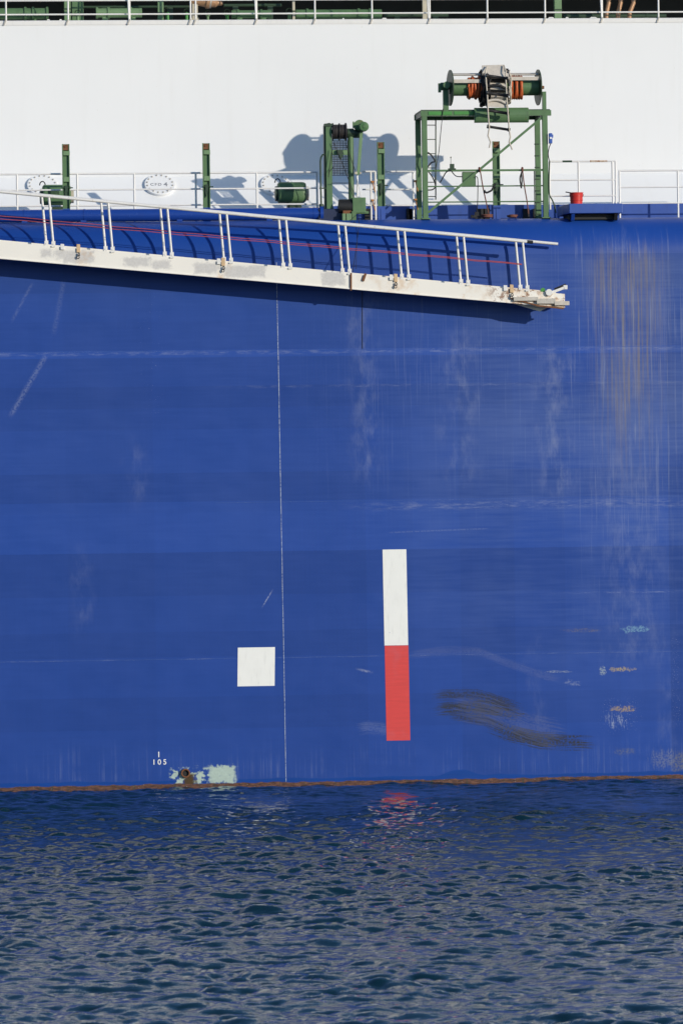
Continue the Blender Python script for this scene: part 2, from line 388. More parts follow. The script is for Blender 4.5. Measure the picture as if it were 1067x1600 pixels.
    ac = b.mix(b.ss(b.noise((3, 1, 12), scale=2.5, detail=7, rough=.7, off=(4, 0, 9)), .36, .66), (.055, .030, .026), (.18, .085, .055))
    ac = b.mix(b.ss(n_v, .55, .7), ac, (.06, .055, .04))
    ac = b.mix(b.ss(n_f2, .66, .70), ac, (.55, .5, .45))
    col = b.mix(anti, col, ac)
    rough = b.math('MULTIPLY_ADD', n_mid, .18, .36)
    h = b.add(b.mul(b.noise((.55, 1, .9), scale=1.0, detail=2, off=(3, 3, 3)), 1.0), b.mul(n_f, .008))
    b.bump(h, .8, .04)
    return b.fin(col, rough, 0, .2)
HULL = mk_hull()

def mk_white():
    b = NB('white_trunk_paint')
    n1 = b.noise(scale=.5, detail=4); n2 = b.noise((3, 1, .25), scale=1.5, detail=5, off=(2, 2, 2)); n3 = b.noise(scale=14, detail=4)
    c = b.scale((.80, .80, .785), b.math('MULTIPLY_ADD', b.sub(n1, .5), .06, 1))
    c = b.mix(b.mul(b.ss(n2, .52, .8), .10), c, (.60, .58, .52))
    c = b.mix(b.mul(b.ss(n3, .72, .76), .25), c, (.5, .45, .38))
    b.bump(b.noise((.5, .5, .5), scale=1.2, detail=2), .25, .02)
    return b.fin(c, .42, 0, .3)
TRUNK = mk_white()

def mk_stringer():
    b = NB('white_ladder_side_paint'); X, Y_, Z = b.xyz()
    n3 = b.noise(scale=7, detail=6, rough=.7); n2 = b.noise(scale=30, detail=3); n1 = b.noise(scale=1.1, detail=4)
    c = b.scale((.80, .765, .69), b.math('MULTIPLY_ADD', b.sub(n1, .5), .12, 1))
    Ys = -.75
    xr = b.math('MULTIPLY_ADD', b.sub(n3, .5), .5, X); zr = b.math('MULTIPLY_ADD', b.sub(n3, .5), .22, Z)
    org = SORIG
    for (pa, pb, ya, yb) in ((62, 82, 391, 402), (86, 100, 390, 404), (100, 148, 392, 410), (193, 235, 402, 416), (238, 268, 408, 420), (303, 340, 411, 427), (350, 418, 415, 433), (503, 540, 425, 446)):
        ra, rb = P(pa, ya, Ys), P(pb, yb, Ys)
        m = b.mul(b.win(xr, ra.x-org.x, rb.x-org.x, .05), b.win(zr, rb.z-org.z, ra.z-org.z, .04), .75)
        c = b.mix(m, c, b.scale((.50, .485, .47), b.math('MULTIPLY_ADD', n2, .5, .75)))
    for (pa, pb, am) in ((126, 150, .5), (345, 362, .6), (560, 612, .25), (610, 650, .45), (722, 735, .6), (785, 890, .65), (742, 770, .25)):
        ra, rb = P(pa, 420, Ys), P(pb, 420, Ys)
        m = b.mul(b.win(xr, ra.x-org.x, rb.x-org.x, .07), b.ss(b.noise(scale=4.5, detail=6, rough=.65, off=(pa*.1, 0, 0)), .42, .68), am)
        c = b.mix(m, c, (.55, .30, .10))
    rustm = b.mul(b.win(xr, P(770, 470, Ys).x-org.x, P(890, 470, Ys).x-org.x, .2), b.ss(n3, .49, .58), .8)
    c = b.mix(rustm, c, (.20, .075, .025))
    b.bump(n3, .2, .004)
    return b.fin(c, .5, 0, .3)
SORIG = P(430, 440, -.5)
STRING = mk_stringer()

# ------------------------------------------------------------------ water
def make_water():
    LX, LY, nx, ny = 48.0, 84.0, 960, 1400
    rng = np.random.default_rng(11)
    kx = 2*np.pi*np.fft.fftfreq(nx, LX/nx); ky = 2*np.pi*np.fft.fftfreq(ny, LY/ny)
    KX, KY = np.meshgrid(kx, ky); K = np.hypot(KX, KY); K[0, 0] = 1e-6
    kp = 2*np.pi/1.5; wd = np.array((0.42, 0.907))
    cosd = (KX*wd[0]+KY*wd[1])/K
    A = K**-3.15*np.exp(-1.0*(kp/K)**2)*(0.35+np.abs(cosd)**3)*np.exp(-(K*.026)**2)
    A[0, 0] = 0
    sp = np.sqrt(A)*(rng.normal(size=K.shape)+1j*rng.normal(size=K.shape))
    h = np.real(np.fft.ifft2(sp)); gs = (rng.normal(size=K.shape)+1j*rng.normal(size=K.shape))*np.exp(-(KX/1.1)**2-(KY/.55)**2); gs[0, 0] = 0
    g = np.real(np.fft.ifft2(gs)); g = np.clip(1+.28*g/g.std(), .35, 1.8); k = 0.0215/h.std()*g; h = h*k
    k7 = 2*np.pi/6.0; A2 = K**-4.0*np.exp(-(k7/K)**2)*(.25+np.abs((KX*-.35+KY*.94)/K)**4)*np.exp(-(K*.25)**2); A2[0, 0] = 0
    sw = np.real(np.fft.ifft2(np.sqrt(A2)*(rng.normal(size=K.shape)+1j*rng.normal(size=K.shape)))); h = h+sw*.020/sw.std()
    dx = -np.real(np.fft.ifft2(1j*KX/K*sp))*k; dy = -np.real(np.fft.ifft2(1j*KY/K*sp))*k
    x = -27+np.arange(nx)*LX/nx; y = -81.5+np.arange(ny)*LY/ny
    ext = np.array([.3, 1, 3, 8, 20, 60, 200, 800, 4000, 12000])
    xs = np.concatenate([x[0]-ext[::-1], x, x[-1]+ext]); ys = np.concatenate([y[0]-ext[::-1], y, y[-1]+ext])
    e = len(ext); H = np.zeros((len(ys), len(xs))); DX = H.copy(); DY = H.copy()
    fx = np.clip(np.minimum(x-x[0], x[-1]-x)/4, 0, 1); fy = np.clip(np.minimum((y-y[0])/4, (y[-1]-y)/1.5), 0, 1)
    fd = (fy[:, None]*fx[None, :]); fd = fd*fd*(3-2*fd)
    H -= .075; H[e:-e, e:-e] = h*fd-.075; DX[e:-e, e:-e] = dx*fd*.9; DY[e:-e, e:-e] = dy*fd*.9
    XX, YY = np.meshgrid(xs, ys); V = np.stack([XX+DX, YY+DY, H], -1).reshape(-1, 3)
    n, m = len(ys), len(xs); i = np.arange((n-1)*(m-1)); a = (i//(m-1))*m+i % (m-1)
    q = np.stack([a, a+1, a+m+1, a+m], -1)
    me = bpy.data.meshes.new('water'); me.vertices.add(len(V)); me.vertices.foreach_set('co', V.ravel().astype(np.float32))
    me.loops.add(q.size); me.loops.foreach_set('vertex_index', q.ravel().astype(np.int32))
    me.polygons.add(len(q)); me.polygons.foreach_set('loop_start', (np.arange(len(q))*4).astype(np.int32))
    me.polygons.foreach_set('use_smooth', np.ones(len(q), dtype=bool))
    me.update(calc_edges=True)
    b = NB('harbour_water')
    n1 = b.noise((.75, 1.3, 1), scale=5.5, detail=4, rough=.62, dist=.4); n2 = b.noise(scale=16, detail=3, off=(3, 3, 0))
    b.bump(b.add(n1, b.mul(n2, .3)), .5, .018)
    b.b.inputs['IOR'].default_value = 1.333
    b.fin((.004, .026, .040), .05, 0, .5)
    me.materials.append(b.m)
    o = bpy.data.objects.new('water', me); C.objects.link(o); o['kind'] = 'structure'
    return o
make_water()

# ------------------------------------------------------------------ ship
ship = thing('ship', (0, 0, 0), 'huge blue hulled ship with white upper wall filling the picture above the water', 'ship')
def hull_part():
    m = MB(); prof = [(0, -4), (0, ZD-RG)]
    arc = [(RG-RG*math.cos(a), ZD-RG+RG*math.sin(a)) for a in [R(90)*i/14 for i in range(1, 15)]]
    allp = [(30, -4)]+prof+arc+[(30, ZD)]
    x0, x1 = -75, 75
    for i in range(len(allp)-1):
        (ya, za), (yb, zb) = allp[i], allp[i+1]
        sm = 2 <= i < len(allp)-2
        m.add([(x0, ya, za), (x1, ya, za), (x1, yb, zb), (x0, yb, zb)], [(0, 1, 2, 3)], sm)
    # weld the strip so the rounded part shades smoothly
    vs = []; fs = []
    m = MB(); k = len(allp)
    for x in (x0, x1): vs += [(x, y, z) for y, z in allp]
    for i in range(k-1): fs.append((i, k+i, k+i+1, i+1))
    fs += [tuple(range(k)), tuple(reversed(range(k, 2*k))), (k-1, 2*k-1, k, 0)]
    m.add(vs, fs)
    for i in range(len(fs)): m.sm[i] = 2 <= i < k-2
    return m.build('hull', HULL, ship)
hull = hull_part()

SEAM = NB('weld_seam_paint')
_n = SEAM.noise(scale=26, detail=5, rough=.75); _n2 = SEAM.noise(scale=4, detail=3, off=(3, 3, 3))
SEAM = SEAM.fin(SEAM.mix(SEAM.mul(SEAM.ss(_n, .40, .54), SEAM.ss(_n2, .25, .48)), (.04, .085, .28), (.46, .50, .58)), .5)
SEAM2 = NB('horizontal_weld_paint')
_n = SEAM2.noise((2, 1, 2), scale=30, detail=5, rough=.85); _n2 = SEAM2.noise(scale=.9, detail=6, rough=.7, off=(3, 3, 3))
SEAM2 = SEAM2.fin(SEAM2.mix(SEAM2.mul(SEAM2.ss(_n, .54, .64), SEAM2.ss(_n2, .44, .62)), (.026, .072, .27), (.50, .53, .6)), .5)
def seam(p0, p1, r, mat):
    m = MB(); n = max(2, int((Vector(p1)-Vector(p0)).length/.25)); pts = []
    for i in range(n+1):
        p = Vector(p0).lerp(Vector(p1), i/n); pts.append(p+Vector((random.uniform(-1, 1)*.002, 0, random.uniform(-1, 1)*.002)))
    m.tube(pts, r, 6); return m.build('weld_seam', mat, hull)
a, c = P(432, 410, 0), P(447, 1222, 0)
seam((a.x, .002, a.z), (c.x, .002, c.z), .0085, SEAM)
for py, xa, xb in ((546, -6000, 6000), (783, 330, 6000), (1026, -6000, 6000)):
    z = PZ(py, 0); xa2 = max(-70, PX(xa, 0)) if abs(xa) < 3000 else math.copysign(70, xa); xb2 = 70
    seam((xa2, .003, z), (xb2, .003, z), .005, SEAM2)
a, c = P(566, 455, 0), P(566, 545, 0)
MB().bar((a.x, -.003, a.z), (c.x, -.003, c.z), .012, .012).build('weld_seam', BLACK, hull)

def mark(name, px0, px1, py0, py1, mat, tilt=0):
    mx, my = (px0+px1)/2, (py0+py1)/2
    x0, x1, z0, z1 = P(px0, my, 0).x, P(px1, my, 0).x, P(mx, py1, 0).z, P(mx, py0, 0).z
    m = MB(); t = tilt
    m.prism([(x0-t, -.004, z1), (x1-t, -.004, z1), (x1+t, -.004, z0), (x0+t, -.004, z0)], (0, .006, 0))
    return m.build(name, mat, hull)
mark('white_square', 371.5, 429.5, 1011.5, 1072, MARKWHITE, -.01)
mark('white_band', 599, 636, 858.5, 1008.3, MARKWHITE, .006)
mark('red_band', 602.3, 639.3, 1008.6, 1157, MARKRED, .006)

def text_mesh(s, size, ext=.002, sp=1.25):
    cu = bpy.data.curves.new('lettering', 'FONT'); cu.body = s; cu.size = size; cu.extrude = ext; cu.align_x = 'CENTER'; cu.offset = size*.012; cu.space_character = sp
    o = bpy.data.objects.new('lettering', cu); C.objects.link(o)
    dg = bpy.context.evaluated_depsgraph_get(); dg.update()
    me = bpy.data.meshes.new_from_object(o.evaluated_get(dg))
    bpy.data.objects.remove(o); bpy.data.curves.remove(cu)
    return me
def text(s, size, mat, mtx, parent, name='lettering', sp=1.25):
    me = text_mesh(s, size, sp=sp); me.transform(mtx)
    me.materials.clear(); me.materials.append(mat); o = bpy.data.objects.new(name, me); C.objects.link(o); o.parent = parent; return o
p = P(249.5, 1194.5, 0); rx = Matrix.Rotation(R(90), 4, 'X')
for i_, ch_ in enumerate('105'):
    text(ch_, .155, MARKWHITE, Matrix.Translation((p.x+(i_-1)*.115, -.004, p.z)) @ rx, hull, 'frame_number')
q = P(248.5, 1183, 0)
text('I', .165, MARKWHITE, Matrix.Translation((q.x, -.004, q.z)) @ rx, hull, 'frame_number')
q = P(290, 1208, 0)
m = MB(); m.lathe((q.x, .05, q.z), (0, -1, 0), [(0, .096), (.115, .096), (.12, .092), (.12, .070), (.115, .066), (0, .066)], 28)
m.build('discharge_pipe', RUST, hull)
m = MB(); m.lathe((q.x, -.02, q.z), (0, -1, 0), [(0, .0001), (0, .0655)], 24); m.build('pipe_bore', BLACK, hull)

# white trunk: foot, sloped plate, wall, upper deck
m = MB(); k = [(YF, ZD-.02), (YW, ZC), (YW, ZT), (26, ZT), (26, ZD-.02)]
m.prism([(-75, y, z) for y, z in k], (150, 0, 0))
trunk = m.build('trunk_wall', TRUNK, ship)
m = MB(); m.prism([(-75, y, z) for y, z in ((YW-.012, ZT-.004), (YW-.015, ZU-.02), (YW+.01, ZU), (YW+.35, ZU), (YW+.35, ZT+.004), (YW+.02, ZT+.004))], (150, 0, 0))
m.build('deck_edge_bar', WHITE, ship)
# roof added out of view to shade the upper deck machinery
m = MB(); m.box(-75, 75, YW+1.9, 26, ZT+1.75, ZT+2.0); m.build('shade_roof', DARKWALL, ship)
m = MB(); m.box(-75, 75, YW+5.5, YW+5.7, ZT+.004, ZT+1.74); m.build('shade_backdrop', DARKWALL, ship)  # dark wall added as backdrop, shade put into its colour
# white deckhouse added above the frame so the water reflects something pale
m = MB(); m.box(-60, 60, YW+2.1, 24, ZT+2.004, ZT+5.2); added_house = m.build('added_house_wall', TRUNK, ship)
for i in range(-14, 15):
    x = i*3.6; m = MB(); m.box(x-.35, x+.35, YW+2.09, YW+2.3, ZT+3.3, ZT+4.2); m.build('added_house_window', DARKWALL, added_house)
# low blue coaming behind the deck edge on the right
m = MB(); x0 = PX(505, 2.2); m.box(x0, 75, 2.2, 2.26, ZD-.01, PZ(322, 2.2))
m.build('deck_coaming', BLUE_PLAT, ship)
DK = MB()
for px in (575, 640, 644, 752, 760, 822, 838):
    DK2 = MB(); DK2.pbox(px-5, px+5, 326, 345, 2.12, 2.19); DK2.build('drain_opening', BLACK, ship)

# round covers on the sloped plate
nrm = Vector((0, -1, 1)).normalized(); tan = Vector((0, 1, 1)).normalized()
def on_slope(px, py):
    """point of the sloped plate behind a pixel"""
    lo, hi = YF, YW
    for _ in range(40):
        mid = (lo+hi)/2; z = P(px, py, mid).z
        if z-ZD < mid-YF: hi = mid
        else: lo = mid
    return P(px, py, mid)
for px, py, txt in ((250, 291, 'CFD 4'), (67, 292, ''), (431, 291, '')):
    c = on_slope(px, py); m = MB()
    m.lathe(c, nrm, [(-.02, .335), (.055, .335), (.062, .328), (.062, .0001)], 40)
    cov = m.build('access_cover', TRUNK, ship)
    for i in range(16):
        a = 2*math.pi*(i+.5)/16; q = c+nrm*.068+(Vector((1, 0, 0))*math.cos(a)+tan*math.sin(a))*.28
        MB().cyl(q, nrm, .03, .017, 6).build('cover_bolt', GREYMETAL, cov)
    if txt:
        B = Matrix(((1, 0, 0, 0), (0, tan.y, nrm.y, 0), (0, tan.z, nrm.z, 0), (0, 0, 0, 1)))
        o = c+nrm*.064-tan*.05
        sg = paint('stencil_grey', (.26, .27, .29), .2, 0, .6)
        text('CFD', .115, sg, Matrix.Translation(o+Vector((-.085, 0, 0))) @ B, cov)
        text('4', .18, sg, Matrix.Translation(o+Vector((.125, 0, 0))-tan*.02) @ B, cov)

# ------------------------------------------------------------------ railings
def railing(label, Y, posts, bars, x0, x1, zb, r=.019, mat=WHITE, stays=(), end_r=False, name='guard_rail', grp=None):
    """posts: pixel columns; bars: pixel rows read at the railing's middle"""
    c = P((x0+x1)/2, bars[0], Y); t = thing(name, (c.x, Y, zb), label, 'railing', grp)
    for px in posts:
        x = PX(px, Y, bars[0]); zt = PZ(bars[0], Y, (x0+x1)/2)
        MB().tube([(x, Y, zb), (x, Y, zt+.0)], r*1.05, 10).build('post', mat, t)
    for i, py in enumerate(bars):
        z = PZ(py, Y, (x0+x1)/2)
        MB().tube([(PX(x0, Y, py), Y-.001*i, z), (PX(x1, Y, py), Y-.001*i, z)], r*(1 if i == 0 else .85), 10).build('rail_bar', mat, t)
    for px, dx in stays:
        x = PX(px, Y, 20); z1 = PZ(bars[0], Y, (x0+x1)/2)
        MB().tube([(x-.0, Y-.03, zb-.06), (x+dx, Y-.0, z1)], r*.8, 8).build('stay', mat, t)
    return t
YR = 1.30
railing('long white three bar railing on the lower deck behind the shiny blue pipe', YR, (-66, 27, 121, 210, 306, 401, 495), (271, 296, 321), -90, 495, ZD, .021)
railing('white railing on the blue platform with rust on its top bar, above the red bucket', 1.0, (858, 903, 956, 961), (252, 281, 306), 858, 961, ZD+.2, .02)
railing('plain white railing at the right edge, lower than the platform railing beside it', 1.6, (967, 1058, 1150), (266, 292, 317), 966, 1170, ZD, .02)
t = railing('short white gate railing with rusty hinges between winch and reel frame', 1.5, (579, 586, 645), (268, 296, 321), 566, 586, ZD, .02)
MB().tube([P(579, 268, 1.5), P(586, 268, 1.5)], .02, 8).build('rail_bar', WHITE, t)
for py in (268, 296, 321): MB().tube([P(596, py, 1.5), P(646, py, 1.5)], .018, 8).build('rail_bar', WHITE, t)
for px, py in ((582, 284), (582, 313), (649, 283), (649, 312)):
    m = MB(); c = P(px, py, 1.46); m.box(c.x-.03, c.x+.03, c.y-.03, c.y+.03, c.z-.02, c.z+.02); m.tube([c, c+Vector((.02, 0, -.1)), c+Vector((.05, 0, -.22))], .012, 6); m.build('hinge', paint('rusty_orange_hinge', (.42, .17, .04), .3, .2), t)
for t in [o for o in bpy.data.objects if o.get('label', '').startswith('white railing on the blue platform')]:
    z = PZ(252, 1.0, 909)
    for pa, pb, mt in ((921, 948, paint('flaking_rusty_paint', (.62, .50, .38), .2, .8, .7, .2, 9, 0, (.30, .11, .03))), (878, 893, GREEN_DARK)):
        MB().tube([(PX(pa, 1.0, 252), 1.0, z), (PX(pb, 1.0, 252), 1.0, z)], .0215, 10).build('rust_patch' if pa > 900 else 'grease_patch', mt, t)
ug = 'upper deck posts'
t = thing('guard_rail', (0, YW+.12, ZU), 'white railing along the upper deck edge at the top of the picture', 'railing')
for px in (-90, 10, 107, 203, 298, 306, 401, 492, 581, 671, 761, 851, 940, 1028, 1120):
    x = PX(px, YW+.12, 20)
    m = MB(); m.tube([(x, YW+.12, ZU-.0), (x, YW+.12, ZU+1.1)], .02, 10); m.build('post', WHITE, t)
    m = MB(); m.bar((x-.055, YW-.03, ZU-.10), (x-.01, YW-.03, ZU+.02), .03, .02); m.build('post_bracket', GREYMETAL, t)  # grey bracket foot, doubling as the post foot's shadow on the edge bar
for h in (.14, .44, .76, 1.1):
    m = MB(); m.tube([(-14, YW+.118, ZU+h), (14, YW+.118, ZU+h)], .02 if h > 1 else .018, 10); m.build('rail_bar', WHITE, t)
for px in (200, 398, 667, 937):
    x = PX(px, YW+.1, 20); MB().tube([(x+.02, YW+.02, ZU), (x-.005, YW+.1, ZU+.9)], .017, 8).build('stay', WHITE, t)

# ------------------------------------------------------------------ upper deck machinery (under the added shade roof)
def gpipe(px0, px1, py0, py1, Y, label, mat=GREEN, flanges=()):
    a, c = P(px0, (py0+py1)/2, Y), P(px1, (py0+py1)/2, Y); r = abs(PZ(py0, Y)-PZ(py1, Y))/2
    zc = max(a.z, ZU+r*.2); t = thing('deck_pipe', (a.x, Y, ZT), label, 'pipe')
    m = MB(); m.tube([(a.x, Y, zc), (c.x, Y, zc)], r, 20); m.build('pipe', mat, t)
    for px in flanges:
        x = PX(px, Y, py0); m = MB(); m.cyl((x, Y, zc), (1, 0, 0), .05, r*1.22, 20); m.build('flange', mat, t)
    for px in (px0+.2*(px1-px0), px0+.8*(px1-px0)):
        x = PX(px, Y, py0); m = MB(); m.box(x-.06, x+.06, Y-.05, Y+.05, ZT, zc-r*.6); m.build('pipe_stand', mat, t)
    return t
U = YW
gpipe(-40, 76, 13, 31, U+1.0, 'thick green pipe with flanges at the top left corner', GREEN, (40, 52, 74))
gpipe(150, 222, 13, 28, U+1.1, 'light green pipe with domed end behind the upper railing', GREEN_LIGHT, (152, 170, 205))
gpipe(362, 424, 16, 29, U+1.0, 'green pipe with two collars, left of the beige rod on the upper deck', GREEN, (372, 408))
gpipe(462, 596, 15, 30, U+1.1, 'long green pipe behind the upper railing right of the beige rod', GREEN, (480, 560, 578))
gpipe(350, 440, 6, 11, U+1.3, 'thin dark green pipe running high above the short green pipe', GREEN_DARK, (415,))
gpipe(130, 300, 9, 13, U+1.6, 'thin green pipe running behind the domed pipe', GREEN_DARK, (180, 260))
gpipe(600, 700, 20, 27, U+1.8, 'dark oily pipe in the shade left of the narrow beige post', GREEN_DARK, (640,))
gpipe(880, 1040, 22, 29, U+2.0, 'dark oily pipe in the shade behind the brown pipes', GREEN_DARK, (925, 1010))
def upost(px0, px1, Y, mat, label, cat='post', name='support_post', bands=()):
    x0, x1 = PX(px0, Y, 15), PX(px1, Y, 15); w_ = x1-x0
    t = thing(name, ((x0+x1)/2, Y, ZT), label, cat)
    m = MB(); m.box(x0, x1, Y, Y+w_, ZT, ZT+1.74); m.build('column', mat, t, .006)
    m = MB(); m.box(x0-.03, x1+.03, Y-.03, Y+w_+.03, ZT, ZT+.03); m.build('base_plate', mat, t)
    for h in bands:
        m = MB(); m.box(x0-.008, x1+.008, Y-.008, Y+w_+.008, ZU+h, ZU+h+.03); m.build('band', GREEN_DARK, t)
    return t
upost(101, 111, U+.7, GREEN_LIGHT, 'pale green slim post left of the wide green column', bands=(.3,))
upost(113, 131, U+1.2, GREEN, 'wide green column at the upper left', bands=(.2,))
upost(247, 256, U+.9, GREEN_LIGHT, 'pale green post left of the brass valve', bands=(.22,))
upost(660, 667, U+.8, BEIGE, 'narrow beige post at the middle of the upper deck')
upost(866, 877, U+.8, GREEN_LIGHT, 'rust mottled green post at the upper right', bands=(.25,))
upost(457, 461, U+.9, BEIGE, 'thin beige rod between two green pipes', 'rod', 'stand_pipe', (.25,))
# brass valve with a beige pedestal
c = P(325, 3, U+.9); t = thing('brass_valve', (c.x, c.y, ZT), 'copper brown valve body on a beige pedestal behind the upper railing', 'valve')
m = MB(); m.lathe(c, (1, 0, -.12), [(-.36, .0001), (-.36, .10), (-.05, .12), (-.03, .15), (.03, .15), (.05, .11), (.18, .10), (.22, .06), (.33, .04), (.33, .0001)], 20); m.build('valve_body', TAN, t)
m = MB(); m.cyl(c+Vector((.06, 0, 0)), (1, 0, -.12), .04, .14); m.build('valve_ring', GREYMETAL, t)
q = P(305, 20, U+.9); m = MB(); m.box(q.x-.06, q.x+.06, q.y-.06, q.y+.06, ZT, c.z-.02); m.box(q.x-.09, q.x+.09, q.y-.05, q.y+.05, ZT, ZU+.12); m.build('pedestal', BEIGE, t)
for px, py, r, mt in ((262, 24, .07, BRIGHT_GREEN), (292, 24, .06, BRIGHT_GREEN), (325, 26, .05, GREEN_LIGHT), (355, 25, .06, BRIGHT_GREEN), (452, 24, .07, GREEN), (122, 26, .06, GREEN_LIGHT)):
    c = P(px, py, U+.7); t = thing('hand_valve', (c.x, c.y, ZT), 'small green hand valve on the upper deck near %s' % {262: 'the pale green post', 292: 'the railing double post', 325: 'the beige pedestal', 355: 'the short green pipe', 452: 'the thin beige rod', 122: 'the wide green column'}[px], 'valve', 'small valves on the upper deck')
    m = MB(); m.lathe((c.x, c.y, ZT), (0, 0, 1), [(0, r), (.05, r), (.06, r*.6), (c.z-ZT, r*.55), (c.z-ZT+.02, r*1.1), (c.z-ZT+.06, r*.5), (c.z-ZT+.08, .0001)], 14); m.build('valve_body', mt, t)
    m = MB(); m.lathe((c.x, c.y-.02, c.z+.08), (0, -1, .3), [(0, r*1.0), (.015, r*1.15), (.03, r*1.0), (.015, r*.85), (0, r*1.0)], 18); m.build('hand_wheel', GREEN_DARK, t)
for px, lean in ((951, .05), (969, .06), (987, .09)):
    a = P(px-4, 20, U+1.0); t = thing('drain_pipe', (a.x, a.y, ZT), 'brown bent pipe in the shade, %s of three at the upper right' % {951: 'leftmost', 969: 'middle', 987: 'rightmost'}[px], 'pipe', 'brown pipes at the upper right')
    m = MB(); m.tube([(a.x-.02, a.y, ZT), (a.x, a.y, a.z), (a.x+lean, a.y, a.z+.22), (a.x+lean*1.2, a.y, a.z+1.2)], .05, 14); m.build('pipe', TAN, t)
    m = MB(); m.cyl((a.x-.02, a.y, ZT+.02), (0, 0, 1), .04, .08); m.build('flange', RUST, t)
for px, w_ in ((860, 10), (885, 5), (926, 12), (76, 5), (95, 4), (536, 3), (600, 8)):
    c = P(px, 21, U+.5); t = MB(); t.box(c.x-w_/148, c.x+w_/148, c.y-.05, c.y+.05, ZU+.005, ZU+.005+.045)
    t.prism([(c.x-w_/180, c.y-.05, ZU+.05), (c.x+w_/180, c.y-.05, ZU+.05), (c.x+w_/220, c.y-.03, ZU+.07), (c.x-w_/220, c.y-.03, ZU+.07)], (0, .06, 0))
    o = t.build('white_fitting', WHITE); o['label'] = {860: 'white fitting left of the rust mottled green post', 885: 'small white fitting right of the rust mottled green post', 926: 'white fitting left of the railing post above platform', 76: 'tiny white fitting at the end of the top left pipe', 95: 'tiny white fitting left of the pale green slim post', 536: 'tiny white fitting on the edge below the long pipe', 600: 'pale fitting at the right end of the long green pipe'}[px]; o['category'] = 'fitting'; o['group'] = 'white fittings on the upper deck'

# ------------------------------------------------------------------ blue deck pipe
YP = .98; zp = PZ(336, YP, 250); x0, x1 = -40, PX(503, YP)
t = thing('deck_pipe', (PX(250, YP), YP, ZD), 'long shiny blue pipe lying along the deck edge', 'pipe')
MB().tube([(x0, YP, zp), (x1, YP, zp)], .135, 28).build('pipe', BLUE_PIPE, t)
for px in (-40, 38, 132, 490):
    MB().cyl((PX(px, YP), YP, zp), (1, 0, 0), .045, .142, 28).build('clamp', BLUE_PIPE, t)
for px in (38, 130, 280, 420):
    x = PX(px, YP); MB().box(x-.06, x+.06, YP-.09, YP+.09, ZD-.01, zp-.1).build('pipe_stand', BLUE_PIPE, t)
m = MB(); m.cyl((x1-.02, YP, zp), (1, 0, 0), .07, .17, 28); m.build('end_flange', BLUE_PIPE, t)

# ------------------------------------------------------------------ green channel posts
YG = 1.02
def post(px, top, label):
    x = PX(px, YG, 280); zt = PZ(top, YG, px); W, D = .155, .062
    t = thing('channel_post', (x, YG, ZD), label, 'post', 'green channel posts along the deck edge')
    zb = ZD+.30
    m = MB(); m.box(x-W/2, x+W/2, YG+D-.014, YG+D, zb, zt); m.box(x-W/2, x-W/2+.018, YG, YG+D-.015, zb, zt); m.box(x+W/2-.018, x+W/2, YG, YG+D-.015, zb, zt)
    m.build('column', GREEN, t)
    m = MB(); m.box(x-W/2, x+W/2, YG+.0, YG+D, ZD-.01, zb-.001); m.box(x-.02, x+.02, YG-.012, YG, ZD-.01, zb-.05); m.build('base', BLUE_PLAT, t)
    m = MB(); m.box(x-W/2+.02, x+W/2-.02, YG+.01, YG+.06, zt-.13, zt-.01); m.tube([(x-.03, YG+.008, zt-.06), (x+.03, YG+.008, zt-.03)], .02, 8); m.build('top_hook', RUST, t)
    m = MB(); m.box(x-W/2+.025, x+W/2+.006, YG-.012, YG+.05, zt-.24, zt-.15); m.build('top_bracket', GREEN_LIGHT, t)
    m = MB(); m.box(x-W/2+.02, x+W/2-.02, YG-.008, YG+.04, zt-.80, zt-.70); m.build('clamp', GREEN_LIGHT, t)
    m = MB(); m.tube([(x-.1, YG-.02, zt-.93), (x+.14, YG-.02, zt-.93)], .012, 8); m.box(x-.03, x+.03, YG-.03, YG+.02, zt-1.02, zt-.88); m.prism([(x-.05, YG-.02, zt-1.0), (x+.03, YG-.02, zt-1.0), (x-.01, YG-.02, zt-1.15)], (0, .05, 0)); m.build('latch', GREEN_DARK, t)
    return t
g0 = post(104, 225, 'green channel post standing beside the left motor')
for px, top, lb in ((323, 222, 'green channel post right of the CFD 4 cover'), (595.5, 221, 'green channel post between the winch and the reel frame'), (775.5, 221, 'green channel post standing inside the reel frame')):
    dup(g0, (PX(px, YG, 280)-PX(104, YG, 280), 0, 0), lb)

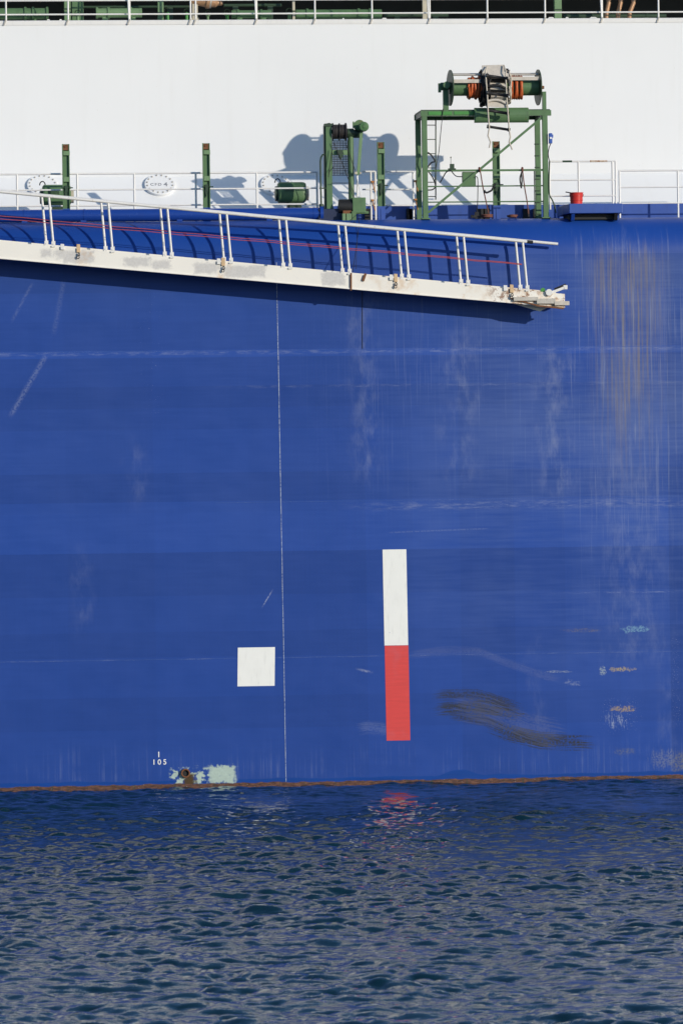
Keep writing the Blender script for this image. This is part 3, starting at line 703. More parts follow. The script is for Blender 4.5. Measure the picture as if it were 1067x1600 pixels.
# ------------------------------------------------------------------ motors
YM = 2.15
def motor(px0, px1, py0, py1, label):
    x0, x1 = PX(px0, YM, 300), PX(px1, YM, 300); zt, zb = PZ(py0, YM, px0), PZ(py1, YM, px0); zc = (zt+zb)/2; r = (zt-zb)/2
    t = thing('deck_motor', ((x0+x1)/2, YM, ZD), label, 'motor', 'green motors on the lower deck')
    n = 28; m = MB(); sec = []
    def ring(x, s, e):
        vs = []
        for j in range(n):
            a = 2*math.pi*j/n; cx, sy = math.cos(a), math.sin(a)
            vs.append((x, YM+math.copysign(abs(cx)**e, cx)*r*s, zc+math.copysign(abs(sy)**e, sy)*r*s))
        return vs
    prof = [(x0, .86), (x0+.02, .98), (x0+.05, 1.0), (x1-.10, 1.0), (x1-.05, .96), (x1-.02, .86)]
    rings = [ring(x, s, .55) for x, s in prof]; vs = sum(rings, [])
    fs = [(i*n+j, (i+1)*n+j, (i+1)*n+(j+1) % n, i*n+(j+1) % n) for i in range(len(prof)-1) for j in range(n)]
    m.add(vs, fs, True); m.add(rings[0], [tuple(range(n))]); m.add(rings[-1], [tuple(reversed(range(n)))])
    bd = m.build('motor_body', GREEN, t)
    for j in range(9):
        xx = x0+.12+j*.026
        MB().box(xx, xx+.010, YM-r-.008, YM-r+.03, zc+r*.05, zc+r*.42).build('cooling_slot', GREEN_DARK, bd)
    m = MB(); m.cyl((x0-.025, YM, zc-.02), (1, 0, 0), .06, r*.72, 24); m.build('end_cap', GREEN_DARK, t)
    m = MB(); m.cyl((x1+.015, YM, zc-.02), (1, 0, 0), .06, r*.66, 24); m.build('end_cap', BEIGE, t)
    m = MB(); m.box(x0+.2, x1-.12, YM-r*.6, YM+r*.6, ZD-.01, zb+.03); m.build('foot', GREEN_DARK, t)
    m = MB(); m.tube([(x0+.06+.06*math.cos(a)-.06, YM-.02, zt-.01+.085*math.sin(a)) for a in [R(180)*i/8 for i in range(9)]], .012, 8); m.build('lifting_eye', BLACK, t)
    return t
g = motor(67, 112, 289, 322, 'green motor at the left, partly behind the ladder handrail')
dup(g, (PX(434, YM, 300)-PX(67, YM, 300), 0, .02), 'dark green motor in shadow at the end of the railing, left of the winch')

# ------------------------------------------------------------------ winch
YN = .95
root = P(535, 335, YN)
win = thing('hoisting_winch', (root.x, YN, ZD), 'green winch tower with black rope drum and wire mesh guard', 'winch')
def b_(name, mat, *rects, bevel=0, parent=None):
    m = MB()
    for r_ in rects: m.pbox(*r_)
    return m.build(name, mat, parent or win, bevel)
b_('column', GREEN, (510, 519, 198, 345, YN, YN+.16))
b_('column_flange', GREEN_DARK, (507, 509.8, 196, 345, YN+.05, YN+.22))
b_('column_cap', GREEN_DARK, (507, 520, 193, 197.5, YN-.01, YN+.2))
m = MB(); x = PX(548.5, YN+.05, 260); m.tube([(x, YN+.08, ZD), (x, YN+.08, PZ(212, YN, 548))], .062, 16); m.build('column', GREEN, win)
m = MB(); c = P(547.5, 208, YN+.08); m.lathe((c.x, c.y, c.z), (1, 0, 0), [(-.07, .0001), (-.07, .10), (.07, .10), (.07, .0001)], 20); m.build('bearing_housing', GREEN_DARK, win)
dr = MB(); c0 = P(519, 206, YN+.1); c1 = P(541, 206, YN+.1); L = c1.x-c0.x
prof = [(0, .0001), (0, .185), (.02, .19), (.03, .15)]
for i in range(6): prof += [(.035+i*.016, .15+(.012 if i % 2 else 0))]
prof += [(.135, .15), (.14, .185), (.16, .185), (.165, .15)]
for i in range(6): prof += [(.17+i*.016, .15+(.012 if i % 2 else 0))]
prof += [(.265, .15), (.27, .185), (L, .19), (L, .0001)]
dr.lathe((c0.x, c0.y, c0.z), (1, 0, 0), prof, 28); drum = dr.build('rope_drum', GREASE, win)
m = MB(); m.cyl(((c0.x+c1.x)/2, c0.y, c0.z), (1, 0, 0), L+.34, .045, 16); m.build('drum_shaft', GREEN_DARK, win)
# gear case and motor
m = MB(); c = P(561, 196, YN+.12); m.cyl(c, (0, 1, 0), .16, .115, 28); m.build('gear_case', GREEN_RUST, win)
m = MB(); m.cyl(P(559, 209, YN+.15), (1, 0, 0), .2, .09, 20); m.build('coupling', GREEN_DARK, win)
c = P(569, 197.5, YN-.25); m = MB(); m.lathe((c.x, YN+.35, c.z), (0, -1, 0), [(0, .0001), (0, .085), (.45, .09), (.46, .104), (.55, .104), (.575, .09), (.58, .03), (.592, .026), (.592, .0001)], 28)
mo = m.build('drive_motor', GREEN, win)
m = MB()
for i in range(10):
    a = 2*math.pi*i/10; m.bar((c.x+math.cos(a)*.035, YN-.235, c.z+math.sin(a)*.035), (c.x+math.cos(a)*.088, YN-.23, c.z+math.sin(a)*.088), .006, .01)
m.build('motor_fan_grille', BRIGHT_GREEN, mo)
m = MB(); m.bar(P(552, 190, YN), P(552, 200, YN), .03, .04); m.build('stop_block', GREEN_RUST, win)
m = MB(); m.bar(P(564.5, 206, YN-.05), P(559.5, 273, YN-.05), .065, .05); m.build('swing_arm', GREEN_LIGHT, win)
m = MB(); m.tube([P(558.5, 272, YN-.02), P(558, 308, YN-.02)], .018, 8); m.tube([P(557, 275, YN-.04), P(564, 308, YN-.04)], .007, 6); m.build('arm_rod', WHITE_DIRTY, win)
m = MB(); m.cyl(P(556, 270.5, YN-.06), (0, 1, 0), .08, .03, 14); m.cyl(P(563, 270.5, YN-.06), (0, 1, 0), .06, .02, 14); m.build('arm_pin', BEIGE, win)
# mesh guard
m = MB(); Yg = YN+.2
for i in range(11):
    px = 519+i*2.4; m.tube([P(px, 220, Yg), P(px, 274, Yg)], .0065, 5)
for i in range(16):
    py = 220+i*3.6; m.tube([P(518.5, py, Yg-.004), P(544, py, Yg-.004)], .0065, 5)
m.build('mesh_guard', GREASE, win)
b_('cross_member', GREEN_LIGHT, (519.2, 543, 234.5, 242, YN+.03, YN+.12))
m = MB(); m.pbox(527, 536, 234, 240.5, YN-.05, YN+.03); m.cyl(P(532, 244, YN-.04), (0, 1, 0), .06, .05, 14); m.pbox(530.5, 533.5, 244, 249, YN-.05, YN-.03); m.build('limit_switch', GREEN_DARK, win)
m = MB()
for a, c in (((521, 222), (533, 250)), ((533, 250), (553, 303)), ((540, 224), (556, 270)), ((513, 277), (519, 233)), ((544, 285), (553, 310)), ((518, 286), (543, 286)), ((513, 270), (521, 261))):
    m.tube([P(a[0], a[1], YN-.08), P(c[0], c[1], YN-.08)], .0075, 6)
m.build('wire_rope', BLACK, win)
# control box, dark housing, pedestal, gusset, vent pipe
b_('control_box', GREEN, (551, 571.5, 308.5, 332.5, YN-.22, YN+.02), bevel=.008)
b_('box_foot', GREEN_RUST, (556, 576, 330, 333.8, YN-.2, YN-.02))
m = MB(); m.lathe(P(540, 323, YN-.05), (1, 0, -.05), [(-.15, .0001), (-.15, .15), (.13, .165), (.13, .0001)], 20); m.build('brake_housing', BLACK, win)
b_('brake_plate', RUST, (536, 549, 329, 334, YN-.24, YN-.16))
b_('pedestal', GREEN_LIGHT, (535, 540, 333.5, 349, YN-.3, YN-.1), (541.3, 549, 333.5, 349, YN-.3, YN-.1), bevel=.005)
b_('pedestal_column', GREEN_RUST, (549.8, 556.5, 330, 349, YN-.28, YN-.1))
m = MB(); a, c, d = P(514, 296, YN+.02), P(525, 342, YN+.02), P(512, 342, YN+.02); m.prism([a, c, d], (0, .02, 0)); m.build('gusset', GREEN_DARK, win)
b_('winch_base', paint('shaded_navy_paint', (.012, .022, .065), .2, .05, .5, .3), (497, 535, 326, 348, YN-.1, YN+.4), bevel=.02)  # shade around the pipe end is put into this dark base colour
m = MB(); m.tube([P(508, 241, YN), P(504, 242, YN), P(501.5, 246, YN), P(500.5, 252, YN), P(501, 290, YN), P(502, 322, YN)], .019, 10); m.pbox(499, 510, 293, 295, YN, YN+.03); m.cyl(P(502, 321, YN), (0, 0, 1), .06, .05, 12); m.build('vent_pipe', GREEN_DARK, win)
m = MB(); m.tube([P(508, 194, YN+.1), P(515, 192.5, YN+.1), P(519, 198, YN)], .01, 6); m.build('rope_guide', GREEN_DARK, win)
# hoist wires to the ladder joint
m = MB(); m.tube([P(560, 333, YN-.25), P(561, 352, -.1), P(556, 390, -.55), P(551, 425, -.78)], .007, 6); m.build('hoist_wire', BLACK, win)
m = MB(); m.tube([P(553, 345, YN-.3), P(556, 352, -.02), P(558, 370, -.3), P(556, 420, -.3)], .006, 6); m.build('hoist_wire', BLACK, win)

# ------------------------------------------------------------------ pilot ladder reel on its frame
YA, YB = .62, 1.75          # near and far frame planes
YL = .70                    # reel axis
fr = thing('reel_frame', (PX(755, YA), YA, ZD), 'tall green steel frame carrying the ladder reel, with diagonal brace', 'frame')
def f_(name, mat, *rects, bevel=0, parent=None): return b_(name, mat, *rects, bevel=bevel, parent=parent or fr)
xl, xr = PX(664, YA, 260), PX(852, YA, 260); W = .11; zt = PZ(172.5, YA, 755); hb = .115
for x, Y in ((xl, YA), (xr, YA), (xl, YB), (xr, YB)):
    m = MB(); m.box(x-W/2, x+W/2, Y, Y+.014, ZD, zt-hb-.002); m.box(x-.007, x+.007, Y+.015, Y+.085, ZD, zt-hb-.002); m.box(x-W/2, x+W/2, Y+.086, Y+.10, ZD, zt-hb-.002)
    lg = m.build('leg', GREEN, fr)
    m = MB(); m.box(x-.09, x+.09, Y-.03, Y+.13, ZD-.005, ZD+.02); m.build('foot_plate', GREEN, lg)
for Y in (YA, YB):
    m = MB(); m.box(xl-W/2-.02, xr+W/2+.08, Y-.002, Y+.102, zt-hb, zt); m.build('top_beam', GREEN, fr)
for x in (xl, xr):
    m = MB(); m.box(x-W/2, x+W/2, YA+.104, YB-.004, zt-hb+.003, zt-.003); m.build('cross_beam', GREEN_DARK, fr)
MB().box(xl-W/2-.01, xr+W/2+.06, YA+.03, YB+.07, zt+.002, zt+.022).build('top_plate', GREEN_DARK, fr)
m = MB(); a, c = P(669, 173.5, YA-.006), P(742, 173.5, YA-.006)
m.box(a.x, a.x+.50, YA-.012, YA-.003, zt-.09, zt-.02); m.box(a.x+.55, c.x, YA-.012, YA-.003, zt-.085, zt-.02); m.build('worn_strip', BRIGHT_GREEN, fr)
m = MB(); m.bar(P(669, 332, YA+.05), P(848, 182, YA+.05), .05, .05); m.build('diagonal_brace', GREEN, fr)
for py, r in ((266, .042), (290.5, .014), (315, .014)):
    z = PZ(py, YA, 755); m = MB()
    if r > .02: m.box(xl+W/2+.001, xr-W/2-.001, YA+.02, YA+.06, z-r/2, z+r/2)
    else: m.tube([(xl+W/2, YA+.06, z), (xr-W/2, YA+.06, z)], r, 8)
    m.build('side_bar', GREEN, fr)
# far-side lattice
for i in range(7):
    z = ZD+.1+i*.25
    MB().box(xr-.16, xr-W/2-.002, YB-.6, YB-.56, z, z+.025).build('cable_clip', GREEN_DARK, fr)
MB().box(xr-.17, xr-.15, YB-.55, YB-.50, ZD, ZD+1.05).build('cable_rack', GREEN_DARK, fr)
# guide chute under the reel
m = MB(); a, c = P(741, 168, YA-.1), P(826, 191, YA-.1); zc = (a.z+c.z)/2; hh = (a.z-c.z)/2; pts = []
for i in range(9):
    s_ = R(-80)+R(160)*i/8; pts.append((YA-.02-.10*math.cos(s_), zc+hh*math.sin(s_)))
m.prism([(a.x, y, z) for y, z in pts]+[(a.x, YA-.005, zc+hh), (a.x, YA-.005, zc-hh)], (c.x-a.x, 0, 0)); m.build('ladder_chute', GREEN, fr, .004)
# control box, lever, access ladder
f_('control_box', GREEN, (722.5, 743, 268.5, 291.5, YA+.07, YA+.2), bevel=.006)
m = MB(); m.pbox(703, 709.5, 256, 264, YA+.02, YA+.1); m.pbox(700.5, 712, 263, 265, YA+.0, YA+.11); m.tube([P(704, 257, YA+.05), P(704, 247, YA+.05)], .006, 6); m.cyl(P(704, 246, YA+.05), (0, 0, 1), .03, .013, 8); m.build('control_lever', GREEN_DARK, fr)
m = MB(); m.tube([P(680.5, 182, 1.3), P(680.5, 312, 1.3)], .014, 8); m.build('ladder_rail', GREEN_DARK, fr)
for i in range(6):
    py = 195.5+i*22.3; MB().tube([P(667, py, 1.3), P(680.5, py, 1.3)], .009, 6).build('rung', GREEN_DARK, fr)
def cable(pts, r, Y, mat, name='cable', parent=None):
    q = [P(a, b2, Y) for a, b2 in pts]; out = []
    for i in range(len(q)-1):
        p0, p1, p2, p3 = q[max(i-1, 0)], q[i], q[i+1], q[min(i+2, len(q)-1)]
        for k in range(5):
            u = k/5; out.append(.5*((2*p1)+(p2-p0)*u+(2*p0-5*p1+4*p2-p3)*u*u+(3*p1-p0-3*p2+p3)*u**3))
    out.append(q[-1]); return MB().tube(out, r, 7).build(name, mat, parent or fr)
cable([(692, 170), (690, 190), (688, 210), (685, 240), (681, 262), (679, 282)], .008, YA-.03, BLACK)
cable([(704, 266), (697, 269), (692, 277), (688, 284), (686, 285)], .013, YA-.02, BLACK)
cable([(704, 266), (712, 275), (722, 276)], .011, YA-.02, BLACK)
cable([(668, 238), (674, 243), (679, 252), (674, 254), (668, 261)], .016, 1.2, BLACK)
cable([(669, 268), (676, 278), (680, 290), (676, 296), (668, 297)], .014, 1.2, BLACK)
cable([(743, 276), (746, 280), (746, 310), (745, 335)], .009, YA+.03, BLACK)
cable([(858, 208), (861, 216)], .012, YA, BLACK)
# hooks and slack line between brace and post
cable([(756, 297), (759, 301), (763, 300), (768, 297), (771, 291), (774, 288)], .022, YA-.05, BLACK)
# reel supports
f_('reel_support', GREEN, (692.5, 700.5, 138, 173, YL-.06, YL+.06))
f_('reel_support', GREEN, (847.5, 853, 143, 173, YL-.06, YL+.06))
zr = PZ(137, YL, 770); xa, xb = PX(703, YL, 137), PX(840, YL, 137)
m = MB(); m.cyl((PX(694, YL, 135), YL-.02, zr+.03), (1, 0, 0), .16, .085, 18); m.cyl((PX(696, YL, 135), YL-.1, zr+.05), (0, 1, 0), .2, .075, 16); m.pbox(685, 689, 130, 144, YL-.06, YL+.05); m.build('gear_motor', GREEN, fr)
reel = MB(); reel.cyl(((xa+xb)/2, YL, zr), (1, 0, 0), xb-xa, .172, 32); reel = reel.build('reel_drum', GREEN, fr)
for x in (xa, xb):
    m = MB(); m.cyl((x, YL, zr), (1, .075, 0), .02, .385, 40); m.cyl((x, YL, zr), (1, .075, 0), .045, .13, 20); m.build('reel_flange', GREEN_DARK, reel)
m = MB(); m.cyl(((xa+xb)/2, YL, zr), (1, 0, 0), xb-xa+.26, .035, 14); m.build('reel_shaft', RUST, reel)
for a in (62, 100, 150):
    y, z = YL-math.cos(R(a))*.30, zr+math.sin(R(a))*.30
    MB().tube([(xa+.01, y, z), (xb-.01, y, z)], .021, 10).build('tie_rod', GREYMETAL, reel)
m = MB(); y, z = YL-.27, zr+.12; m.bar((xa+.02, y, z), ((xa+xb)/2-.2, y, z), .075, .03); m.bar(((xa+xb)/2+.25, y, z+.05), (xb-.02, y, z+.05), .075, .03); m.build('wood_batten', CREAM, reel)
# orange hose turns
def coil(px0, px1, r, turns, tube_r, seed):
    rr = random.Random(seed); x0, x1 = PX(px0, YL, 137), PX(px1, YL, 137); pts = []
    for i in range(turns*24+1):
        u = i/(turns*24); a = 2*math.pi*turns*u
        ph = 1-abs(2*((u*2) % 1)-1); rad = r+.03*rr.random()*.3+.028*math.floor(u*2)
        pts.append((x0+(x1-x0)*ph, YL-rad*math.cos(a), zr+rad*math.sin(a)))
    return pts
for a, c, r_, tn in ((730, 753, .195, 9), (797, 816, .20, 10)):
    o = MB().tube(coil(a, c, r_, tn, .03, a), .026, 8).build('orange_hose', ORANGE)
    o['label'] = 'orange hose coiled on the drum, ' + ('left of the rope ladder bundle' if a == 730 else 'right of the rope ladder bundle'); o['category'] = 'hose'; o['group'] = 'orange hose coils on the reel'

# ------------------------------------------------------------------ rope ladder wound on the reel
rl = thing('rope_ladder', (PX(775, YA), YL, zr), 'rope ladder with dark rungs and cream steps wound on the reel, its end hanging down', 'rope ladder')
xL, xR = PX(757, YL, 137), PX(790, YL, 137); xc = (xL+xR)/2
k = 0
for layer, (r_, n_) in enumerate(((.23, 7), (.30, 9), (.38, 10))):
    for i in range(n_ if layer < 2 else 5):
        a = 2*math.pi*(i+.35*layer)/n_+.2
        cpos = Vector((xc+random.uniform(-.03, .03)+(-.03 if layer == 0 else 0), YL-r_*math.cos(a), zr+r_*math.sin(a)))
        e1 = Vector((0, -math.cos(a), math.sin(a))); e2 = Vector((random.uniform(-.04, .04), math.sin(a), math.cos(a))); ex = Vector((1, 0, random.uniform(-.07, .03)))
        k += 1
        m = MB()
        if k % 2 == 0:
            m.tube([cpos-ex*.24, cpos+ex*.24], .035, 10); m.build('rung', BLACK, rl)
        else:
            m.obox(cpos, ex*.225, e2*.075, e1*.014); m.build('step', CREAM, rl)
# the topmost pale board and its dark neighbours
c = P(770, 110, YL-.22); m = MB(); m.obox(c, (.235, 0, .006), (0, .05, .11), (0, -.018, .008)); m.build('step', CREAM, rl)
for px0, py0, px1, py1, Y, r_ in ((759, 118, 793, 123, YL-.40, .040), (760, 145, 794, 150, YL-.46, .040), (760, 172, 795, 177.5, YL-.42, .040), (760.5, 197.5, 796.5, 203, YL-.42, .036)):
    a, c = P(px0, py0, Y), P(px1, py1, Y); m = MB(); d = (c-a).normalized()
    m.tube([a, a+d*.05, a+d*.051, c-d*.051, c-d*.05, c], [r_*1.15, r_*1.15, r_*.8, r_*.8, r_*1.15, r_*1.15], 12); m.build('rung', BLACK, rl)
for py in (135, 158):
    a, c = P(762, py, YL-.43), P(791, py+4, YL-.43); m = MB(); mid = (a+c)/2+Vector((0, 0, .05)); m.tube([a, a.lerp(mid, .6)+Vector((0, 0, .012)), mid, c.lerp(mid, .6)+Vector((0, 0, .012)), c], .03, 10); m.build('step', CREAM if py == 158 else BLACK, rl)
a, c = P(776, 162, YL-.40), None
m = MB(); m.obox(a, (.2, 0, -.01), (0, .01, .075), (0, .012, 0)); m.build('step', CREAM, rl)
m = MB(); m.obox(P(776, 136, YL-.33), (.2, 0, -.01), (0, .03, .06), (0, .012, -.006)); m.build('step', CREAM, rl)
for pts in ([(761, 103), (758, 112), (759, 125), (761, 150), (762, 175), (764, 200), (762, 212), (766, 222), (764, 231)], [(787, 102), (790, 112), (790, 125), (791, 150), (793, 175), (795, 203), (797, 214), (795, 222), (800, 234)]):
    Yk = [YL-.25, YL-.38, YL-.42, YL-.47, YL-.46, YL-.45, YL-.44, YL-.44, YL-.44]
    q = [P(a, b2, y) for (a, b2), y in zip(pts, Yk)]; MB().tube(q, .016, 8).build('side_rope', ROPE, rl)
# rope loops wound beside the steps
for px, seed, mt in ((755, 3, BLACK), (751, 5, BLACK), (760, 8, BLACK), (793, 6, ROPE)):
    rr = random.Random(seed); pts = []; x = PX(px, YL, 137)
    for i in range(6*16+1):
        a = 2*math.pi*i/16; rad = .25+.15*i/96+rr.uniform(-.025, .025); pts.append((x+rr.uniform(-.04, .04), YL-rad*math.cos(a), zr+rad*math.sin(a)))
    MB().tube(pts, .018 if mt == BLACK else .015, 6).build('side_rope', mt, rl)

# ropes tied to the frame bar
for pts, lb in (([(748, 264), (750, 268), (754, 292), (759, 315), (763, 334)], 'thin brown rope tied to the frame bar left of the inner post'), ([(815, 264), (816, 268), (819, 292), (823, 315), (825, 334)], 'thin brown rope tied to the frame bar right of the inner post')):
    c = P(pts[0][0], 264, YA-.03); t = thing('hanging_rope', c, lb, 'rope', 'ropes tied to the reel frame')
    cable(pts, .013, YA-.03, BROWNROPE, 'rope', t)
    if pts[0][0] > 800: cable([(815, 268), (812, 278), (813, 288), (814, 294), (815, 282), (814, 270)], .015, YA-.05, BLACK, 'rope_loop', t)
    m = MB(); m.lathe(P(pts[0][0]+.5, 265, YA+.04), (1, 0, 0), [(-.02, .05), (0, .06), (.02, .05)], 14); m.build('knot', BROWNROPE, t)
# clutter at the deck edge inside the frame
c = P(743, 332, .75); t = thing('small_bollard', (c.x, .75, ZD), 'dark small fitting with a thin rod on the deck inside the reel frame', 'fitting')
m = MB(); m.pbox(742, 748, 331, 345, .75, .85); m.pbox(736, 749, 336, 340, .74, .86); m.build('body', BLACK, t)
m = MB(); m.tube([P(745, 331, .8), P(745, 325, .8)], .014, 8); m.build('spindle', GREEN_DARK, t)
c = P(760, 337, .7); t = thing('rope_heap', (c.x, .7, ZD), 'brown rope heap on the deck edge left of the inner post', 'rope')
pts = [(c.x+.13*math.cos(i*.9)*random.uniform(.5, 1), .7+.1*math.sin(i*.9), ZD+.03+.0012*i) for i in range(46)]; m = MB(); m.tube(pts, .014, 6); m.build('rope', BROWNROPE, t)
c = P(800, 337, .7); t = thing('rope_heap', (c.x, .7, ZD), 'brown rope heap on the deck edge right of the inner post', 'rope')
pts = [(c.x+.12*math.cos(i*1.1)*random.uniform(.5, 1), .7+.1*math.sin(i*1.1), ZD+.03+.001*i) for i in range(40)]; m = MB(); m.tube(pts, .014, 6); m.build('rope', BROWNROPE, t)

# blue lamp box with cable on the right frame leg
c = P(860, 216, YA); t = thing('call_box', (c.x, YA, c.z), 'small blue box with a black cable beside the right frame leg', 'box')
m = MB(); m.pbox(857.5, 862.5, 208, 224, YA-.06, YA+.04); m.pbox(862.3, 864, 210, 215, YA-.05, YA+.0); m.build('housing', LAMPBLUE, t, .008)
m = MB(); m.pbox(858.5, 861.5, 214, 217, YA-.07, YA-.058); m.build('button_plate', MARKWHITE, t)
cable([(860, 224), (857, 232), (856, 242), (858, 252)], .010, YA, BLACK, 'cable', t)
cable([(858, 252), (857, 285), (858, 304), (862, 312), (866, 322), (868, 333)], .016, YA, GREEN_DARK, 'cable', t)

# ------------------------------------------------------------------ platform and bucket on the right
YQ = .18
c = P(926, 330, YQ)
t = thing('boarding_platform', (c.x, YQ, ZD), 'blue overhanging platform box at the deck edge on the right', 'platform')
m = MB(); z1, z0 = PZ(318, YQ, 930), PZ(333, YQ, 930); xs = [PX(879, YQ+.45, 325), PX(889, YQ, 325), PX(972, YQ, 325)]
m.prism([(xs[0], YQ+.45, z1), (xs[1], YQ, z1), (xs[2], YQ, z1), (xs[2], 1.4, z1), (xs[0], 1.4, z1)], (0, 0, z0-z1)); m.build('platform_box', BLUE_PLAT, t, .01)
m = MB(); m.box(xs[0]+.1, xs[2]-.12, YQ+.22, 1.3, z0-.12, z0-.002); m.build('platform_support', BLACK, t)
for px in (893, 960):
    m = MB(); x = PX(px, YQ, 335); m.prism([(x, YQ+.03, z0-.003), (x, YQ+.21, z0-.003), (x, YQ+.21, z0-.15), (x, YQ+.12, z0-.14)], (.07, 0, 0)); m.build('bracket', BLACK if px > 900 else BLUE_PIPE, t)
c = P(900, 318, .7); t = thing('red_bucket', (c.x, .7, z1), 'red ribbed bucket standing on the blue platform', 'bucket')
hz_ = PZ(301, .7, 900)-z1
m = MB(); m.lathe((c.x, .7, z1), (0, 0, 1), [(.002, .0001), (.002, .125), (hz_*.35, .132), (hz_*.37, .14), (hz_*.42, .14), (hz_*.44, .133), (hz_*.7, .138), (hz_*.72, .147), (hz_*.78, .147), (hz_*.8, .14), (hz_*.95, .145), (hz_*.96, .153), (hz_, .153), (hz_, .138), (hz_*.3, .126)], 32); m.build('pail', RED, t)
m = MB(); m.tube([(c.x+.15*math.cos(a), .7-.03, z1+hz_*.86-.11*math.sin(a)) for a in [R(180)*i/10 for i in range(11)]], .006, 6); m.tube([P(883, 300, .68), P(892, 301.5, .68)], .012, 6); m.build('handle', BLACK, t)

# ------------------------------------------------------------------ accommodation ladder
YN_, YF_ = -.75, -.18           # outer and inner side of the ladder
lad = thing('accommodation_ladder', SORIG, 'long white gangway ladder hung sloping along the hull side with double handrails', 'ladder')
def top(px): return 377+(px)*.0933
def bot(px): return 404.3+px*.0870
def rail(px): return 299.5+px*.0950
def stringer(Y, x0, x1, dz=0.0, th=.05):
    m = MB(); q = [P(x0, top(x0), Y), P(x1, top(x1), Y), P(x1, bot(x1), Y), P(x0, bot(x0), Y)]
    q[0].z += dz; q[1].z += dz
    m.prism(q, (0, th, 0))
    for py, hh in ((top, 0.0), (bot, -.0)):     # small flanges
        a, c = P(x0, py(x0), Y), P(x1, py(x1), Y)
        if py is bot: m.obox((a+c)/2+Vector((0, .06, .012)), (c-a)/2, (0, .075, 0), (0, 0, .011))
    return m.build('stringer', STRING, lad)
stringer(YN_, -330, 547.2); stringer(YN_, 549, 882)
stringer(YF_-.05, -330, 868, .03)
m = MB(); a = P(548.3, top(548)-1.5, YN_-.008); c = P(548.3, bot(548)+2, YN_-.008); m.bar(a, c, .035, .05); m.build('joint_strap', RUST, lad)
# treads and bottom plating
n = 52
for i in range(n):
    px = -320+i*22.6
    if px > 862: break
    c = P(px, (top(px)+bot(px))/2, YN_+.06); MB().box(c.x-.11, c.x+.11, YN_+.055, YF_-.055, c.z+.02, c.z+.05).build('tread', GREYMETAL, lad)
a, c = P(-320, bot(-320)-1, YN_+.3), P(862, bot(862)-1, YN_+.3)
m = MB(); m.obox((a+c)/2+Vector((0, 0, .05)), (c-a)/2, (0, .22, 0), (0, 0, .008)); m.build('bottom_plate', GREYMETAL, lad)
# handrails
for Y, x0, x1, dy in ((YN_+.02, -330, 830, 0), (YF_-.02, -330, 871, -1.0)):
    MB().tube([P(x0, rail(x0)+dy, Y), P(x1, rail(x1)+dy, Y)], .031, 12).build('handrail', WHITE_DIRTY, lad)
m = MB(); m.tube([P(823, rail(823), YN_+.02), P(832, rail(832), YN_+.02)], .036, 12); m.build('rail_end_sleeve', BLACK, lad)
for Y, dpx, lean in ((YN_+.02, 0, 7), (YF_-.02, -11, 7)):
    for i in range(-4, 9):
        px = 84+i*92.4+dpx
        yb = top(px)-1 if dpx == 0 else top(px)-1
        a = P(px-lean, rail(px-lean)+2, Y); c = P(px, yb, Y)
        po = MB().tube([a, c], .026, 12).build('post', WHITE_DIRTY, lad)
        m = MB(); m.obox(c+Vector((0, -.035, .03)), (.04, 0, .004), (0, .014, 0), (0, 0, .06)); m.cyl(c+Vector((0, -.052, .03)), (0, 1, 0), .012, .016, 8); m.build('post_bracket', WHITE_DIRTY, po)
# thin lines strung between the posts
for k_, Y in ():
    f_l = lambda px: rail(px)+(top(px)-rail(px))*k_
    MB().tube([P(-330, f_l(-330), YF_-.02), P(815, f_l(815), YF_-.02)], .007, 6).build('guard_wire', GREYMETAL, lad)
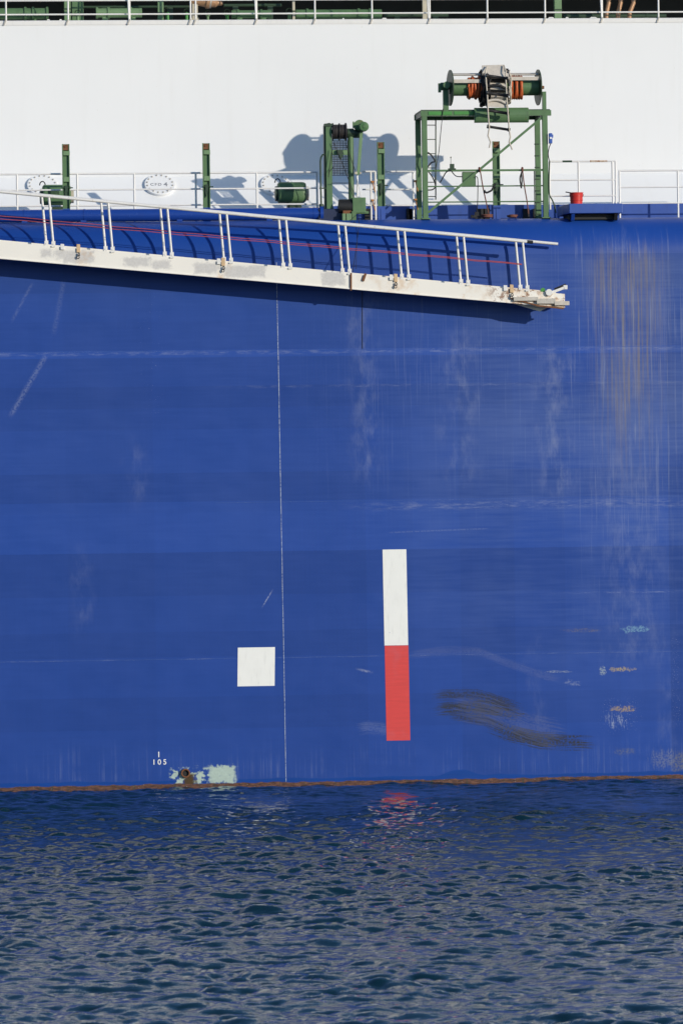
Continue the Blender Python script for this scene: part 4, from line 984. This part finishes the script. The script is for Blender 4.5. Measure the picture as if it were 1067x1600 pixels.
# lugs and shackles
LUGR = paint('rusty_lug_paint', (.60, .42, .24), .2, .35, .6, .2, 9)
for px in (98, 123, 342, 349, 611, 618, 789, 799):
    c = P(px, top(px)-2, YN_-.02); rusty = px in (123, 349, 618, 799)
    lu = MB(); lu.obox(c+Vector((0, 0, -.02)), (.038, 0, -.003), (0, .014, 0), (0, 0, .085 if rusty else .06)); lu = lu.build('lug', LUGR if rusty else WHITE_DIRTY, lad, .004)
    if rusty:
        c = P(px+1, top(px)+9, YN_-.05); m = MB(); m.lathe(c, (1, .5, .2), [(-.01, .03), (0, .04), (.01, .03), (0, .022), (-.01, .03)], 12); m.lathe(c+Vector((-.02, 0, -.06)), (.4, 1, .2), [(-.01, .028), (0, .036), (.01, .028), (0, .02), (-.01, .028)], 12); m.build('shackle', GREASE, lu)
c = P(568, top(568)+3, YN_-.02); m = MB(); m.bar(P(571, top(571)-3, YN_-.02), P(567, top(567)+9, YN_-.02), .05, .03); m.build('strap', RUST, lad)
# end fittings
m = MB(); m.pbox(802, 841, 464, 470, YN_-.07, YN_-.02); m.build('slide_bar', GREYMETAL, lad, .006)
m = MB(); m.pbox(838, 868, 466.5, 474.5, YN_-.075, YN_-.015); m.build('slide_bar', GREYMETAL, lad, .006)
m = MB(); m.pbox(866, 889, 470.5, 477, YN_-.085, YN_-.02); m.build('slide_bar', CREAM, lad, .006)
m = MB(); m.bar(P(797, 466, YN_-.03), P(842, 478, YN_-.03), .03, .03); m.bar(P(838, 477.5, YN_-.02), P(880, 482, YN_-.02), .035, .05); m.build('edge_angle', RUST, lad)
m = MB(); m.bar(P(856, 459, YN_), P(881, 449.5, YN_), .055, .06); m.pbox(880, 886, 445.5, 452, YN_-.03, YN_+.06); m.cyl(P(857, 457, YN_-.02), (0, 1, 0), .08, .07, 18); m.build('swing_arm', WHITE_DIRTY, lad, .003)
m = MB(); m.bar(P(866, 452, YN_+.2), P(883, 445, YN_+.2), .05, .1); m.build('rubber_buffer', BLACK, lad)
m = MB(); m.cyl(P(847.5, 453.5, YN_+.05), (0, 1, 0), .06, .05, 18); m.build('roller', BRIGHT_GREEN, lad)
m = MB(); q = [P(788, bot(788)-2, -.5), P(862, bot(862)-2, -.5), P(843, bot(843)+9, -.5), P(815, bot(815)+11, -.5)]; m.prism(q[:2]+[q[2]], (0, .03, 0)); m.build('end_web', WHITE_DIRTY, lad)
# red safety lines lie along the posts
t = thing('safety_rope', P(400, 372, YN_), 'pair of thin red ropes strung along the white ladder posts', 'rope')
for d0, d1 in ((0, 0), (6, 1.2)):
    pts = []
    for i in range(48):
        px = -330+i*(1145/47); u = (px+330)/1145; py = 337+px*.0925+d0*(1-u)+d1*u-1.2*abs(math.sin(px/92.4*math.pi)) + .8
        pts.append(P(px, py, YN_-.02+.05))
    MB().tube(pts, .0075, 6).build('rope_line', REDROPE, t)
